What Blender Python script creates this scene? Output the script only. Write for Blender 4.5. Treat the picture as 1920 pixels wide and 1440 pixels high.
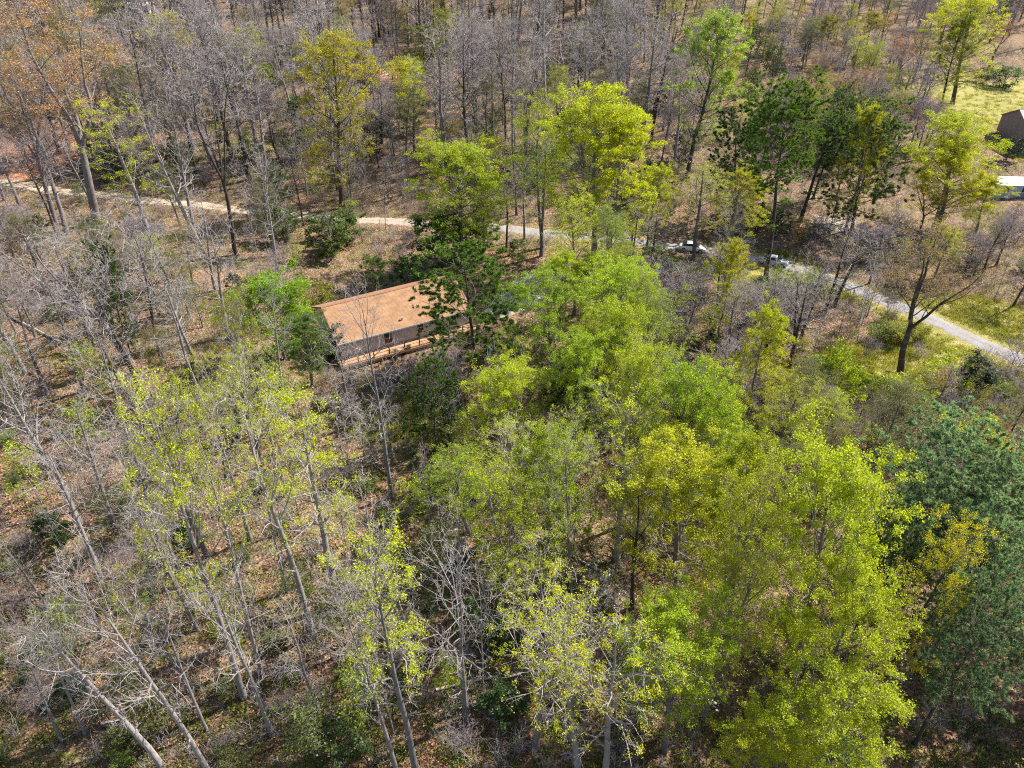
import bpy, math, random
import numpy as np
for o in list(bpy.data.objects): bpy.data.objects.remove(o)
S = bpy.context.scene
COL = S.collection
R = math.radians
# ------------------------------------------------------------------ camera, sky, sun, exposure
CAMH, PITCH, FPX = 46.0, 35.3, 1332.0
cam = bpy.data.cameras.new('camera'); cam.lens = 36 * FPX / 1920; cam.sensor_width = 36
cam.clip_start = 0.5; cam.clip_end = 6000
co = bpy.data.objects.new('camera', cam); COL.objects.link(co)
co.location = (0, 0, CAMH); co.rotation_euler = (R(90 - PITCH), 0, 0)
S.camera = co
SUN_AZ, SUN_EL = 27.0, 45.0          # direction TOWARDS the sun: azimuth from +X to +Y, elevation
sun = bpy.data.lights.new('sun', 'SUN'); sun.energy = 5.0; sun.angle = R(0.5); sun.color = (1, 0.94, 0.84)
so = bpy.data.objects.new('sun', sun); COL.objects.link(so)
so.rotation_euler = (R(90 - SUN_EL), 0, R(SUN_AZ + 90))
so.location = (0, 0, 300)
W = bpy.data.worlds.new('World'); S.world = W; W.use_nodes = True
nt = W.node_tree
sky = nt.nodes.new('ShaderNodeTexSky'); sky.sky_type = 'NISHITA'; sky.sun_disc = False
sky.sun_elevation = R(SUN_EL); sky.sun_rotation = R(90 - SUN_AZ)
nt.links.new(sky.outputs[0], nt.nodes['Background'].inputs[0])
nt.nodes['Background'].inputs[1].default_value = 0.09
S.view_settings.view_transform = 'Standard'; S.view_settings.look = 'None'
S.view_settings.exposure = 1.17; S.view_settings.gamma = 1
S.cycles.max_bounces = 4; S.cycles.diffuse_bounces = 2; S.cycles.filter_width = 1.1; S.cycles.glossy_bounces = 2
S.cycles.transmission_bounces = 3; S.cycles.transparent_max_bounces = 4; S.cycles.volume_bounces = 0
S.cycles.sample_clamp_indirect = 4; S.cycles.use_denoising = False
random.seed(11); RNG = np.random.default_rng(5)
CP, SP = math.cos(R(PITCH)), math.sin(R(PITCH))

# ------------------------------------------------------------------ terrain function and photo helpers
HC = (-15.0, 75.0)                    # middle of the house
def smooth(a, b, x):
    t = np.clip((np.asarray(x, float) - a) / (b - a), 0, 1); return t * t * (3 - 2 * t)
def zf(x, y):
    x = np.asarray(x, float); y = np.asarray(y, float)
    z = 0.8 * np.sin(x * .045 + .7) * np.cos(y * .05) + .35 * np.sin(x * .11 + y * .07) + .12 * np.sin(x * .31 - y * .27)
    wr = 1 - .6 * smooth(70, 130, x)
    d = y - 128
    z = z + wr * .10 * (d + np.sqrt(d * d + 400)) / 2 * (1 - smooth(500, 1500, y) * .6)
    z = z - 1.6 * smooth(68, 54, y) + 1.6 * smooth(-60, -110, x)
    z = z + 10 * smooth(300, 900, np.hypot(x, y)) * np.sin(x * .006 + 1) * np.cos(y * .005)
    # bank above the drive on the left
    z = z + 2.0 * smooth(126, 140, y) * smooth(-20, -55, x)
    h = np.exp(-(((x - HC[0]) ** 2 + (y - HC[1]) ** 2) / 15. ** 2) ** 2)
    return z * (1 - h) + 0.1 * h
def ray(px, py):
    a, b = px - 960.0, 720.0 - py
    return np.array([a, b * SP + FPX * CP, b * CP - FPX * SP])
_UC = {}
def unproj(px, py, h=0.0):
    if (px, py, h) in _UC: return _UC[(px, py, h)]
    d = ray(px, py); z = h
    for _ in range(40):
        t = (z - CAMH) / d[2]
        zn = float(zf(t * d[0], t * d[1])) + h
        if abs(zn - z) < .01: break
        z = z + .6 * (zn - z)
    t = (z - CAMH) / d[2]
    _UC[(px, py, h)] = (t * d[0], t * d[1], z - h)
    return _UC[(px, py, h)]
def proj(x, y, z):
    q = CAMH - z; d = y * CP + q * SP; u = y * SP - q * CP
    return 960 + FPX * x / d, 720 - FPX * u / d, d
def z_at_row(x, y, py):
    k = (720.0 - py) / FPX
    return CAMH - (y * SP - k * y * CP) / (CP + k * SP)

# ------------------------------------------------------------------ object helpers
def meta(o, label=None, cat=None, group=None, kind=None):
    if label: o['label'] = label
    if cat: o['category'] = cat
    if group: o['group'] = group
    if kind: o['kind'] = kind
    return o
def link(name, me, parent=None):
    o = bpy.data.objects.new(name, me); COL.objects.link(o)
    if parent: o.parent = parent
    return o
def empty(name, loc=(0, 0, 0), rz=0.0):
    o = bpy.data.objects.new(name, None); COL.objects.link(o)
    o.location = loc; o.rotation_euler = (0, 0, rz); o.empty_display_size = .3
    return o
def npmesh(name, chunks, mats):
    """chunks: list of (verts (n,3), faces (m,k), material index, smooth)"""
    me = bpy.data.meshes.new(name)
    V = []; L = []; ST = []; MI = []; SM = []; off = 0; lo = 0
    for v, f, mi, sm in chunks:
        v = np.asarray(v, np.float32).reshape(-1, 3); f = np.asarray(f, np.int32)
        if len(f) == 0: continue
        V.append(v); L.append((f + off).ravel()); k = f.shape[1]
        ST.append(lo + np.arange(len(f), dtype=np.int32) * k); lo += f.size
        MI.append(np.full(len(f), mi, np.int32)); SM.append(np.full(len(f), sm, bool)); off += len(v)
    V = np.concatenate(V); L = np.concatenate(L); ST = np.concatenate(ST)
    me.vertices.add(len(V)); me.vertices.foreach_set('co', V.ravel())
    me.loops.add(len(L)); me.loops.foreach_set('vertex_index', L)
    me.polygons.add(len(ST)); me.polygons.foreach_set('loop_start', ST)
    me.polygons.foreach_set('material_index', np.concatenate(MI))
    me.polygons.foreach_set('use_smooth', np.concatenate(SM))
    for m in mats: me.materials.append(m)
    me.update(calc_edges=True); me.validate()
    return me
BOXF = np.array([[0,1,3,2],[4,6,7,5],[0,4,5,1],[2,3,7,6],[0,2,6,4],[1,5,7,3]])
def box(x0, y0, z0, x1, y1, z1, mi=0):
    v = np.array([(x, y, z) for x in (x0, x1) for y in (y0, y1) for z in (z0, z1)], float)
    return (v, BOXF, mi, False)
def prism(prof, x0, x1, mi=0):
    """extrude a closed (y,z) profile along x"""
    n = len(prof); p = np.array(prof, float)
    a = np.column_stack([np.full(n, x0), p]); b = np.column_stack([np.full(n, x1), p])
    v = np.concatenate([a, b])
    out = [(v, np.array([[i, (i + 1) % n, n + (i + 1) % n, n + i] for i in range(n)]), mi, False)]
    out.append((a, np.arange(n)[None, ::-1], mi, False)); out.append((b, np.arange(n)[None, :], mi, False))
    return out
def part(name, chunks, mats, parent=None):
    return link(name, npmesh(name, chunks, mats if isinstance(mats, (list, tuple)) else [mats]), parent)

# ------------------------------------------------------------------ materials
def newmat(name):
    m = bpy.data.materials.new(name); m.use_nodes = True
    t = m.node_tree; b = t.nodes['Principled BSDF']; b.inputs['Roughness'].default_value = .85
    b.inputs['Specular IOR Level'].default_value = .25
    return m, t, b
def N(t, typ, **kw):
    n = t.nodes.new(typ)
    for k, v in kw.items(): setattr(n, k, v)
    return n
def ramp(t, fac, stops):
    r = N(t, 'ShaderNodeValToRGB'); e = r.color_ramp.elements
    e[0].position, e[0].color = stops[0][0], (*stops[0][1], 1)
    e[1].position, e[1].color = stops[-1][0], (*stops[-1][1], 1)
    for p, c in stops[1:-1]:
        x = e.new(p); x.color = (*c, 1)
    t.links.new(fac, r.inputs[0]); return r.outputs[0]
def noise(t, scale, detail=4, vec=None, rough=.55):
    n = N(t, 'ShaderNodeTexNoise'); n.inputs['Scale'].default_value = scale
    n.inputs['Detail'].default_value = detail; n.inputs['Roughness'].default_value = rough
    if vec is not None: t.links.new(vec, n.inputs['Vector'])
    return n
def mixc(t, fac, a, b, mode='MIX'):
    m = N(t, 'ShaderNodeMix', data_type='RGBA', blend_type=mode)
    for s, v in ((m.inputs[0], fac), (m.inputs[6], a), (m.inputs[7], b)):
        if isinstance(v, (int, float)): s.default_value = v
        elif isinstance(v, tuple): s.default_value = (*v, 1)
        else: t.links.new(v, s)
    return m.outputs[2]
def simple(name, c1, c2, scale, rough=.8, bump=0.0, stretch=None):
    m, t, b = newmat(name)
    tc = N(t, 'ShaderNodeTexCoord'); v = tc.outputs['Object']
    if stretch:
        mp = N(t, 'ShaderNodeMapping'); mp.inputs['Scale'].default_value = stretch
        t.links.new(v, mp.inputs[0]); v = mp.outputs[0]
    n = noise(t, scale, 5, v)
    t.links.new(ramp(t, n.outputs[0], [(.3, c1), (.7, c2)]), b.inputs['Base Color'])
    b.inputs['Roughness'].default_value = rough
    if bump:
        bp = N(t, 'ShaderNodeBump'); bp.inputs['Strength'].default_value = bump
        t.links.new(n.outputs[0], bp.inputs['Height']); t.links.new(bp.outputs[0], b.inputs['Normal'])
    return m
def bark_mat():
    m, t, b = newmat('bark')
    tc = N(t, 'ShaderNodeTexCoord'); mp = N(t, 'ShaderNodeMapping'); mp.inputs['Scale'].default_value = (1, 1, .22)
    t.links.new(tc.outputs['Object'], mp.inputs[0])
    n1 = noise(t, 9, 5, mp.outputs[0], .65); n2 = noise(t, .9, 3, tc.outputs['Object'])
    oi = N(t, 'ShaderNodeObjectInfo')
    f = ramp(t, n1.outputs[0], [(.25, (.45, .44, .45)), (.55, (1, 1, 1)), (.8, (1.45, 1.42, 1.4))])
    c = mixc(t, 1.0, oi.outputs['Color'], f, 'MULTIPLY')
    lich = ramp(t, n2.outputs[0], [(.52, (0, 0, 0)), (.68, (.5, .5, .5))])
    c = mixc(t, lich, c, (.33, .34, .30))
    t.links.new(c, b.inputs['Base Color']); b.inputs['Roughness'].default_value = .9
    bp = N(t, 'ShaderNodeBump'); bp.inputs['Strength'].default_value = .7; bp.inputs['Distance'].default_value = .05
    t.links.new(n1.outputs[0], bp.inputs['Height']); t.links.new(bp.outputs[0], b.inputs['Normal'])
    return m
def twig_mat(name, c1, c2):
    m, t, b = newmat(name)
    g = N(t, 'ShaderNodeNewGeometry')
    t.links.new(ramp(t, g.outputs['Random Per Island'], [(0, c1), (1, c2)]), b.inputs['Base Color'])
    return m
def leaf_mat(name, trans=.5, spread=.42, use_obj=True, col=(1, 1, 1)):
    m = bpy.data.materials.new(name); m.use_nodes = True; t = m.node_tree
    t.nodes.remove(t.nodes['Principled BSDF']); out = t.nodes['Material Output']
    g = N(t, 'ShaderNodeNewGeometry')
    v = ramp(t, g.outputs['Random Per Island'], [(0, (1 - spread, 1 - spread, 1 - spread)), (.5, (1, 1, 1)), (1, (1 + spread * 1.15, 1 + spread, 1 + spread * .8))])
    if use_obj:
        oi = N(t, 'ShaderNodeObjectInfo'); c = mixc(t, 1.0, oi.outputs['Color'], v, 'MULTIPLY')
    else: c = mixc(t, 1.0, col, v, 'MULTIPLY')
    d = N(t, 'ShaderNodeBsdfDiffuse'); tr = N(t, 'ShaderNodeBsdfTranslucent')
    t.links.new(c, d.inputs[0])
    c2 = mixc(t, 1.0, c, (1.5, 1.35, .8), 'MULTIPLY'); t.links.new(c2, tr.inputs[0])
    mx = N(t, 'ShaderNodeMixShader'); mx.inputs[0].default_value = trans
    t.links.new(d.outputs[0], mx.inputs[1]); t.links.new(tr.outputs[0], mx.inputs[2])
    gl = N(t, 'ShaderNodeBsdfGlossy'); gl.inputs['Roughness'].default_value = .45
    m2 = N(t, 'ShaderNodeMixShader'); m2.inputs[0].default_value = .015
    t.links.new(mx.outputs[0], m2.inputs[1]); t.links.new(gl.outputs[0], m2.inputs[2])
    t.links.new(m2.outputs[0], out.inputs[0])
    return m
M_BARK = bark_mat()
M_TWIG = twig_mat('twig', (.20, .18, .178), (.46, .41, .40))
M_TWIGP = twig_mat('purple_twig', (.16, .13, .132), (.33, .275, .28))
M_TWIGM = twig_mat('grey_twig', (.19, .168, .163), (.42, .375, .36))
M_TWIGB = twig_mat('brown_twig', (.14, .11, .09), (.28, .22, .19))
M_LEAF = leaf_mat('leaf')
M_NEEDLE = leaf_mat('needle', .35, .45)
M_PETAL = leaf_mat('petal', .3, .1, False, (.66, .66, .63))

def ground_mat():
    m, t, b = newmat('forest_floor')
    tc = N(t, 'ShaderNodeTexCoord'); v = tc.outputs['Object']
    at = N(t, 'ShaderNodeAttribute', attribute_name='cover'); sp = N(t, 'ShaderNodeSeparateColor'); t.links.new(at.outputs['Color'], sp.inputs[0])
    vo = N(t, 'ShaderNodeTexVoronoi'); vo.inputs['Scale'].default_value = 5.0; t.links.new(v, vo.inputs['Vector'])
    sv = N(t, 'ShaderNodeSeparateColor'); t.links.new(vo.outputs['Color'], sv.inputs[0])
    big = noise(t, .16, 6, v); fine = noise(t, 2.2, 6, v, .7)
    leafc = ramp(t, sv.outputs[0], [(0, (.05, .032, .022)), (.3, (.15, .088, .056)), (.65, (.29, .175, .112)), (1, (.48, .33, .23))])
    dirt = ramp(t, fine.outputs[0], [(.3, (.075, .05, .035)), (.7, (.23, .15, .10))])
    c = mixc(t, .6, dirt, leafc)
    tone = ramp(t, big.outputs[0], [(.32, (.62, .66, .62)), (.5, (.95, .95, .95)), (.7, (1.25, 1.12, 1.05))])
    c = mixc(t, 1.0, c, tone, 'MULTIPLY')
    # mossy, grassy stain through the litter
    mo = noise(t, .45, 6, v, .65)
    mf = ramp(t, mo.outputs[0], [(.46, (0, 0, 0)), (.64, (.5, .5, .5))])
    gc = ramp(t, fine.outputs[0], [(.25, (.07, .085, .02)), (.5, (.15, .165, .035)), (.75, (.30, .27, .08))])
    c = mixc(t, mf, c, gc)
    def masked(ch, lo, hi):
        mm = N(t, 'ShaderNodeMath', operation='ADD'); t.links.new(sp.outputs[ch], mm.inputs[0])
        m3 = N(t, 'ShaderNodeMath', operation='MULTIPLY_ADD'); t.links.new(fine.outputs[0], m3.inputs[0]); m3.inputs[1].default_value = .8; m3.inputs[2].default_value = -.4
        t.links.new(m3.outputs[0], mm.inputs[1])
        return ramp(t, mm.outputs[0], [(lo, (0, 0, 0)), (hi, (1, 1, 1))])
    g2 = ramp(t, mo.outputs[0], [(.3, (.19, .18, .035)), (.5, (.40, .33, .10)), (.7, (.56, .43, .2))])
    g2 = mixc(t, .5, g2, gc)
    c = mixc(t, masked(0, .3, .7), c, g2)
    cl = ramp(t, fine.outputs[0], [(.3, (.30, .12, .06)), (.7, (.58, .30, .18))])
    c = mixc(t, masked(1, .35, .65), c, cl)
    pl = ramp(t, fine.outputs[0], [(.3, (.32, .28, .24)), (.7, (.75, .70, .64))])
    c = mixc(t, masked(2, .4, .7), c, pl)
    t.links.new(c, b.inputs['Base Color']); b.inputs['Roughness'].default_value = .95
    bp = N(t, 'ShaderNodeBump'); bp.inputs['Strength'].default_value = .8; bp.inputs['Distance'].default_value = .12
    ad = N(t, 'ShaderNodeMath', operation='ADD'); t.links.new(fine.outputs[0], ad.inputs[0]); t.links.new(vo.outputs['Distance'], ad.inputs[1])
    t.links.new(ad.outputs[0], bp.inputs['Height']); t.links.new(bp.outputs[0], b.inputs['Normal'])
    return m

# ------------------------------------------------------------------ road line, masks
ROADPX = [(-90, 326), (0, 342), (150, 362), (300, 378), (420, 390), (560, 402), (750, 413), (870, 425), (1000, 436), (1120, 446),
          (1200, 453), (1300, 466), (1400, 480), (1480, 497), (1560, 520), (1640, 553), (1700, 582), (1800, 625), (1920, 676), (2010, 714), (2120, 765)]
rd = np.array([unproj(*p)[:2] for p in ROADPX])
def catmull(P, n):
    out = []
    Q = np.vstack([2 * P[0] - P[1], P, 2 * P[-1] - P[-2]])
    for i in range(1, len(Q) - 2):
        for t in np.linspace(0, 1, n, endpoint=False):
            a, b_, c, d = Q[i - 1], Q[i], Q[i + 1], Q[i + 2]
            out.append(.5 * ((2 * b_) + (-a + c) * t + (2 * a - 5 * b_ + 4 * c - d) * t * t + (-a + 3 * b_ - 3 * c + d) * t ** 3))
    out.append(Q[-2]); return np.array(out)
for _ in range(2): rd[1:-1] = .25 * rd[:-2] + .5 * rd[1:-1] + .25 * rd[2:]
RD = catmull(rd, 8)
def road_d(x, y):
    x = np.asarray(x, float); y = np.asarray(y, float)
    d = np.full(x.shape, 1e9)
    for i in range(0, len(RD) - 1):
        a, b_ = RD[i], RD[i + 1]; ab = b_ - a
        t = np.clip(((x - a[0]) * ab[0] + (y - a[1]) * ab[1]) / (ab @ ab), 0, 1)
        d = np.minimum(d, np.hypot(x - a[0] - t * ab[0], y - a[1] - t * ab[1]))
    return d
def blob(x, y, cx, cy, rx, ry=None):
    ry = ry or rx
    return np.exp(-(((x - cx) / rx) ** 2 + ((y - cy) / ry) ** 2) ** 1.5)
def cover(x, y):
    wob = 3 * np.sin(x * .21 + 1.3 * np.sin(y * .17)) + 2.5 * np.sin(y * .33 + x * .1)
    d = road_d(x, y)
    g = .75 * np.exp(-(d / (4.5 + 1.0 * wob * smooth(-10, 20, x))) ** 2) * (0.25 + .75 * smooth(-25, 25, x))
    L = unproj(745, 765); g = g + .85 * blob(x, y, L[0], L[1], 8, 5.5)
    L = unproj(460, 275); g = g + .7 * blob(x, y, L[0], L[1], 7, 6)
    for p, r in (((1750, 640), 9), ((1830, 720), 8), ((1600, 690), 6), ((1450, 540), 7), ((1880, 600), 6)):
        L = unproj(*p); g = g + .6 * blob(x, y, L[0], L[1], r)
    fx, fy = unproj(1900, 190)[:2]
    g = g + 1.1 * smooth(fx - 24, fx - 12, x + wob) * smooth(112, 126, y + wob * .8) * smooth(fy + 26, fy + 16, y + wob)         # the field at the right
    c = 0 * x
    for p, r, k in (((30, 300), 9, 1), ((110, 275), 8, .8), ((770, 150), 9, .9), ((860, 140), 6, .7), ((1250, 150), 8, .5), ((660, 130), 7, .6), ((30, 860), 6, .45), ((310, 255), 8, .6)):
        L = unproj(*p); c = c + k * blob(x, y, L[0], L[1], r)
    p_ = 0 * x
    for p, r, k in (((10, 800), 4.5, .5), ((1570, 420), 6, .55), ((1520, 365), 4, .4), ((215, 710), 2.5, .6)):
        L = unproj(*p); p_ = p_ + k * blob(x, y, L[0], L[1], r)
    return np.clip(g, 0, 1), np.clip(c, 0, 1), np.clip(p_, 0, 1)

# ------------------------------------------------------------------ ground sheet
def axis(lo, hi, step, far, n):
    g = np.geomspace(step, far, n).cumsum(); g = g / g[-1] * far
    return np.concatenate([lo - g[::-1], np.arange(lo, hi + .01, step), hi + g])
gx = axis(-150, 170, 1.25, 2600, 36); gy = axis(2, 290, 1.25, 2600, 36)
GX, GY = np.meshgrid(gx, gy); GZ = zf(GX, GY)
V = np.column_stack([GX.ravel(), GY.ravel(), GZ.ravel()])
nx, ny = len(gx), len(gy)
I = (np.arange(ny - 1)[:, None] * nx + np.arange(nx - 1)[None]).ravel()
me = npmesh('ground', [(V, np.column_stack([I, I + 1, I + 1 + nx, I + nx]), 0, True)], [ground_mat()])
g, c, p = cover(V[:, 0], V[:, 1])
at = me.attributes.new('cover', 'FLOAT_COLOR', 'POINT')
at.data.foreach_set('color', np.column_stack([g, c, p, np.ones_like(g)]).astype(np.float32).ravel())
meta(link('ground', me), kind='structure')
def zm(x, y):                          # height of the ground mesh itself
    x = np.asarray(x, float); y = np.asarray(y, float)
    i = np.clip(np.searchsorted(gx, x) - 1, 0, nx - 2); j = np.clip(np.searchsorted(gy, y) - 1, 0, ny - 2)
    u = (x - gx[i]) / (gx[i + 1] - gx[i]); w = (y - gy[j]) / (gy[j + 1] - gy[j])
    return (GZ[j, i] * (1 - u) * (1 - w) + GZ[j, i + 1] * u * (1 - w) + GZ[j + 1, i] * (1 - u) * w + GZ[j + 1, i + 1] * u * w)

def strip(name, line, halfw, lift, mat, ragged=.3):
    T = np.gradient(line, axis=0); T /= np.linalg.norm(T, axis=1)[:, None]
    Nn = np.column_stack([-T[:, 1], T[:, 0]]); k = 7; rows = []
    for s in np.linspace(-1, 1, k):
        hw = halfw + (ragged * (RNG.random(len(line)) - .5) if abs(s) == 1 else 0)
        q = line + Nn * (np.asarray(hw) * s)[..., None] if np.ndim(hw) else line + Nn * hw * s
        edge = lift if abs(s) < .99 else -.05
        rows.append(np.column_stack([q, zm(q[:, 0], q[:, 1]) + edge]))
    V = np.stack(rows, 1).reshape(-1, 3); n = len(line)
    I = (np.arange(n - 1)[:, None] * k + np.arange(k - 1)[None]).ravel()
    me = npmesh(name, [(V, np.column_stack([I, I + 1, I + 1 + k, I + k])[:, ::-1], 0, True)], [mat])
    at = me.attributes.new('across', 'FLOAT', 'POINT'); at.data.foreach_set('value', np.tile(np.linspace(-1, 1, k), n).astype(np.float32))
    return meta(link(name, me), kind='structure')
def gravel_mat(name, ca, cb, cc):
    m, t, b = newmat(name)
    tc = N(t, 'ShaderNodeTexCoord'); v = tc.outputs['Object']
    n1 = noise(t, .5, 5, v); n2 = noise(t, 7, 5, v, .7)
    sx = N(t, 'ShaderNodeSeparateXYZ'); t.links.new(v, sx.inputs[0])
    mr = N(t, 'ShaderNodeMapRange'); mr.inputs[1].default_value = -40; mr.inputs[2].default_value = 5; t.links.new(sx.outputs[0], mr.inputs[0])
    base = mixc(t, mr.outputs[0], ca, cb)
    c = mixc(t, ramp(t, n1.outputs[0], [(.45, (0, 0, 0)), (.72, (.6, .6, .6))]), base, cc)
    c = mixc(t, 1.0, c, ramp(t, n2.outputs[0], [(.3, (.6, .6, .6)), (.7, (1.25, 1.25, 1.25))]), 'MULTIPLY')
    # weedy middle strip and litter-strewn shoulders beside the two wheel tracks
    aa = N(t, 'ShaderNodeAttribute', attribute_name='across'); ab = N(t, 'ShaderNodeMath', operation='ABSOLUTE'); t.links.new(aa.outputs['Fac'], ab.inputs[0])
    wear = ramp(t, ab.outputs[0], [(0, (.55, .55, .55)), (.2, (.12, .12, .12)), (.62, (0, 0, 0)), (.98, (.9, .9, .9))])
    patch = ramp(t, n1.outputs[0], [(.38, (.15, .15, .15)), (.62, (1, 1, 1))])
    wf = mixc(t, 1.0, wear, patch, 'MULTIPLY')
    c = mixc(t, wf, c, ramp(t, n2.outputs[0], [(.35, (.10, .085, .04)), (.65, (.26, .19, .11))]))
    t.links.new(c, b.inputs['Base Color']); b.inputs['Roughness'].default_value = .95
    bp = N(t, 'ShaderNodeBump'); bp.inputs['Strength'].default_value = .5; bp.inputs['Distance'].default_value = .05
    t.links.new(n2.outputs[0], bp.inputs['Height']); t.links.new(bp.outputs[0], b.inputs['Normal'])
    return m
RDf = catmull(rd, 40)
strip('gravel_road', RDf, 1.45, .06, gravel_mat('road_gravel', (.54, .42, .30), (.30, .28, .28), (.25, .23, .17)), .7)
PADPX = [(925, 590), (950, 570), (985, 545), (1030, 515), (1045, 500)]
pad = np.array([unproj(*p)[:2] for p in PADPX]); PADf = catmull(pad, 30)
hw = np.interp(np.linspace(0, 1, len(PADf)), [0, .25, .55, .8, 1], [1.4, 3.2, 3.6, 2.6, 1.0])
strip('gravel_parking_pad', PADf, hw, .075, gravel_mat('pad_gravel', (.42, .40, .39), (.43, .42, .42), (.33, .31, .26)), .7)
def pad_d(x, y):
    return np.min(np.hypot(np.asarray(x)[..., None] - PADf[:, 0], np.asarray(y)[..., None] - PADf[:, 1]), -1)

# ------------------------------------------------------------------ the house
def house():
    ang = R(29); ax = np.array([math.cos(ang), math.sin(ang)])
    Lw, dep = 17.1, 10.2                # roof length, roof depth
    ex, ey, _ = -19.83, 68.32, 0        # left front eave corner
    t = empty('ranch_house', (ex, ey, 0), ang)
    meta(t, 'long low grey house with brown shingle roof and front deck in the clearing', 'house')
    wallm = simple('grey_siding', (.42, .39, .41), (.52, .48, .50), 1.5, .8, 0, (1, 1, 1))
    white = simple('white_trim', (.6, .6, .6), (.75, .75, .74), 3)
    wood = simple('deck_wood', (.38, .22, .12), (.52, .32, .18), 2, .8, .2, (1, 6, 1))
    dark = simple('dark_rail', (.06, .045, .035), (.11, .085, .07), 3)
    glass, gt, gb = newmat('window_glass'); gb.inputs['Base Color'].default_value = (.02, .022, .028, 1); gb.inputs['Roughness'].default_value = .08; gb.inputs['Specular IOR Level'].default_value = .6
    curt = simple('brown_curtain', (.12, .035, .02), (.2, .07, .04), 2)
    roofm, rt, rb = newmat('brown_shingle')
    tc = N(rt, 'ShaderNodeTexCoord'); br = N(rt, 'ShaderNodeTexBrick')
    br.inputs['Scale'].default_value = 1; br.inputs['Brick Width'].default_value = .9; br.inputs['Row Height'].default_value = .16
    br.inputs['Mortar Size'].default_value = .012; br.inputs['Color1'].default_value = (.37, .215, .117, 1); br.inputs['Color2'].default_value = (.325, .187, .102, 1); br.inputs['Mortar'].default_value = (.19, .11, .065, 1)
    rt.links.new(tc.outputs['Object'], br.inputs['Vector'])
    n = noise(rt, .8, 6, tc.outputs['Object'], .65); n2 = noise(rt, 9, 3, tc.outputs['Object'])
    cc = mixc(rt, 1.0, br.outputs['Color'], ramp(rt, n.outputs[0], [(.3, (.68, .68, .7)), (.7, (1.2, 1.17, 1.13))]), 'MULTIPLY')
    cc = mixc(rt, 1.0, cc, ramp(rt, n2.outputs[0], [(.3, (.8, .8, .8)), (.7, (1.2, 1.2, 1.2))]), 'MULTIPLY')
    rt.links.new(cc, rb.inputs['Base Color'])
    bp = N(rt, 'ShaderNodeBump'); bp.inputs['Strength'].default_value = .4; bp.inputs['Distance'].default_value = .03
    rt.links.new(n2.outputs[0], bp.inputs['Height']); rt.links.new(bp.outputs[0], rb.inputs['Normal'])
    E, Rz, oh, fl = 3.05, 5.45, .42, .8
    # local frame: x along the eave, y into the house (left normal of the axis)
    wy0, wy1, wx0, wx1 = oh, dep - oh, .35, Lw - .35
    mid = dep / 2
    def roofz(y): return E + (Rz - E) * (1 - abs(y - mid) / mid)
    prof = [(wy0, -.5), (wy1, -.5), (wy1, roofz(wy1) - .06), (mid, Rz - .1), (wy0, roofz(wy0) - .06)]
    w = part('wall', prism(prof, wx0, wx1), wallm, t)
    grooves = [box(x, wy0 - .012, fl + .02, x + .03, wy0 - .001, 2.9) for x in np.arange(wx0 + .3, wx1, .4)]
    part('siding_batten', grooves, wallm, w)
    sk = part('skirting', [box(wx0 - .02, wy0 - .03, -.55, wx1 + .02, wy0 - .014, fl - .06)], simple('skirting_block', (.2, .18, .17), (.3, .27, .25), 2), t)
    th = .14
    rp = [(0, E), (mid, Rz), (dep, E), (dep, E - th), (mid, Rz - th), (0, E - th)]
    rp_f = [(0, E), (mid, Rz), (mid, Rz - th), (0, E - th)]
    rp_b = [(mid, Rz), (dep, E), (dep, E - th), (mid, Rz - th)]
    rr = part('roof', prism(rp_f, 0, Lw) + prism(rp_b, 0, Lw), roofm, t)
    part('ridge_cap', prism([(mid - .18, Rz - .04), (mid, Rz + .06), (mid + .18, Rz - .04)], 0, Lw), simple('ridge_shingle', (.22, .1, .06), (.3, .14, .08), 6), rr)
    part('fascia', [box(-.02, -.035, E - th - .06, Lw + .02, -.004, E - .02)], white, rr)
    vx, vy = 8.3, .95; vz = roofz(vy)
    v = []
    for (r0, z0, z1) in ((.09, vz - .05, vz + .32), (.14, vz + .32, vz + .38)):
        a = np.linspace(0, 2 * math.pi, 10, endpoint=False); ring = np.column_stack([vx + r0 * np.cos(a), vy + r0 * np.sin(a)])
        b0 = np.column_stack([ring, np.full(10, z0)]); b1 = np.column_stack([ring, np.full(10, z1)])
        v.append((np.vstack([b0, b1]), np.array([[i, (i + 1) % 10, 10 + (i + 1) % 10, 10 + i] for i in range(10)]), 0, True)); v.append((b1, np.arange(10)[None], 0, False))
    part('vent_pipe', v, simple('vent_metal', (.2, .2, .2), (.35, .35, .35), 5, .5), rr)
    for wx, wz, ww, wh, cur in ((5.7, 1.25, 1.0, 1.35, True), (9.9, 1.75, .8, .85, False), (14.0, 1.25, 1.0, 1.35, True)):
        fr = part('window', [box(wx - .1, wy0 - .05, wz - .1, wx + ww + .1, wy0 - .003, wz), box(wx - .1, wy0 - .05, wz + wh, wx + ww + .1, wy0 - .003, wz + wh + .1),
                             box(wx - .1, wy0 - .05, wz, wx, wy0 - .003, wz + wh), box(wx + ww, wy0 - .05, wz, wx + ww + .1, wy0 - .003, wz + wh),
                             box(wx, wy0 - .04, wz + wh * .48, wx + ww, wy0 - .006, wz + wh * .48 + .05)], white, t)
        part('pane', [box(wx, wy0 - .022, wz, wx + ww, wy0 - .004, wz + wh)], glass, fr)
        if cur: part('curtain', [box(wx + .06, wy0 - .028, wz + .05, wx + ww - .06, wy0 - .0235, wz + wh * .46)], curt, fr)
    # deck along the front
    dy0 = wy0 - 1.75
    dk = part('deck', [box(wx0 - .6 + 0, y, fl - .05, wx1 + .4, y + .135, fl) for y in np.arange(dy0, wy0 - .1, .145)] +
              [box(wx0 - .6, dy0 - .05, fl - .3, wx1 + .4, dy0 - .004, fl - .01)], wood, t)
    posts = np.arange(wx0 - .5, wx1 + .4, 1.9)
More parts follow.
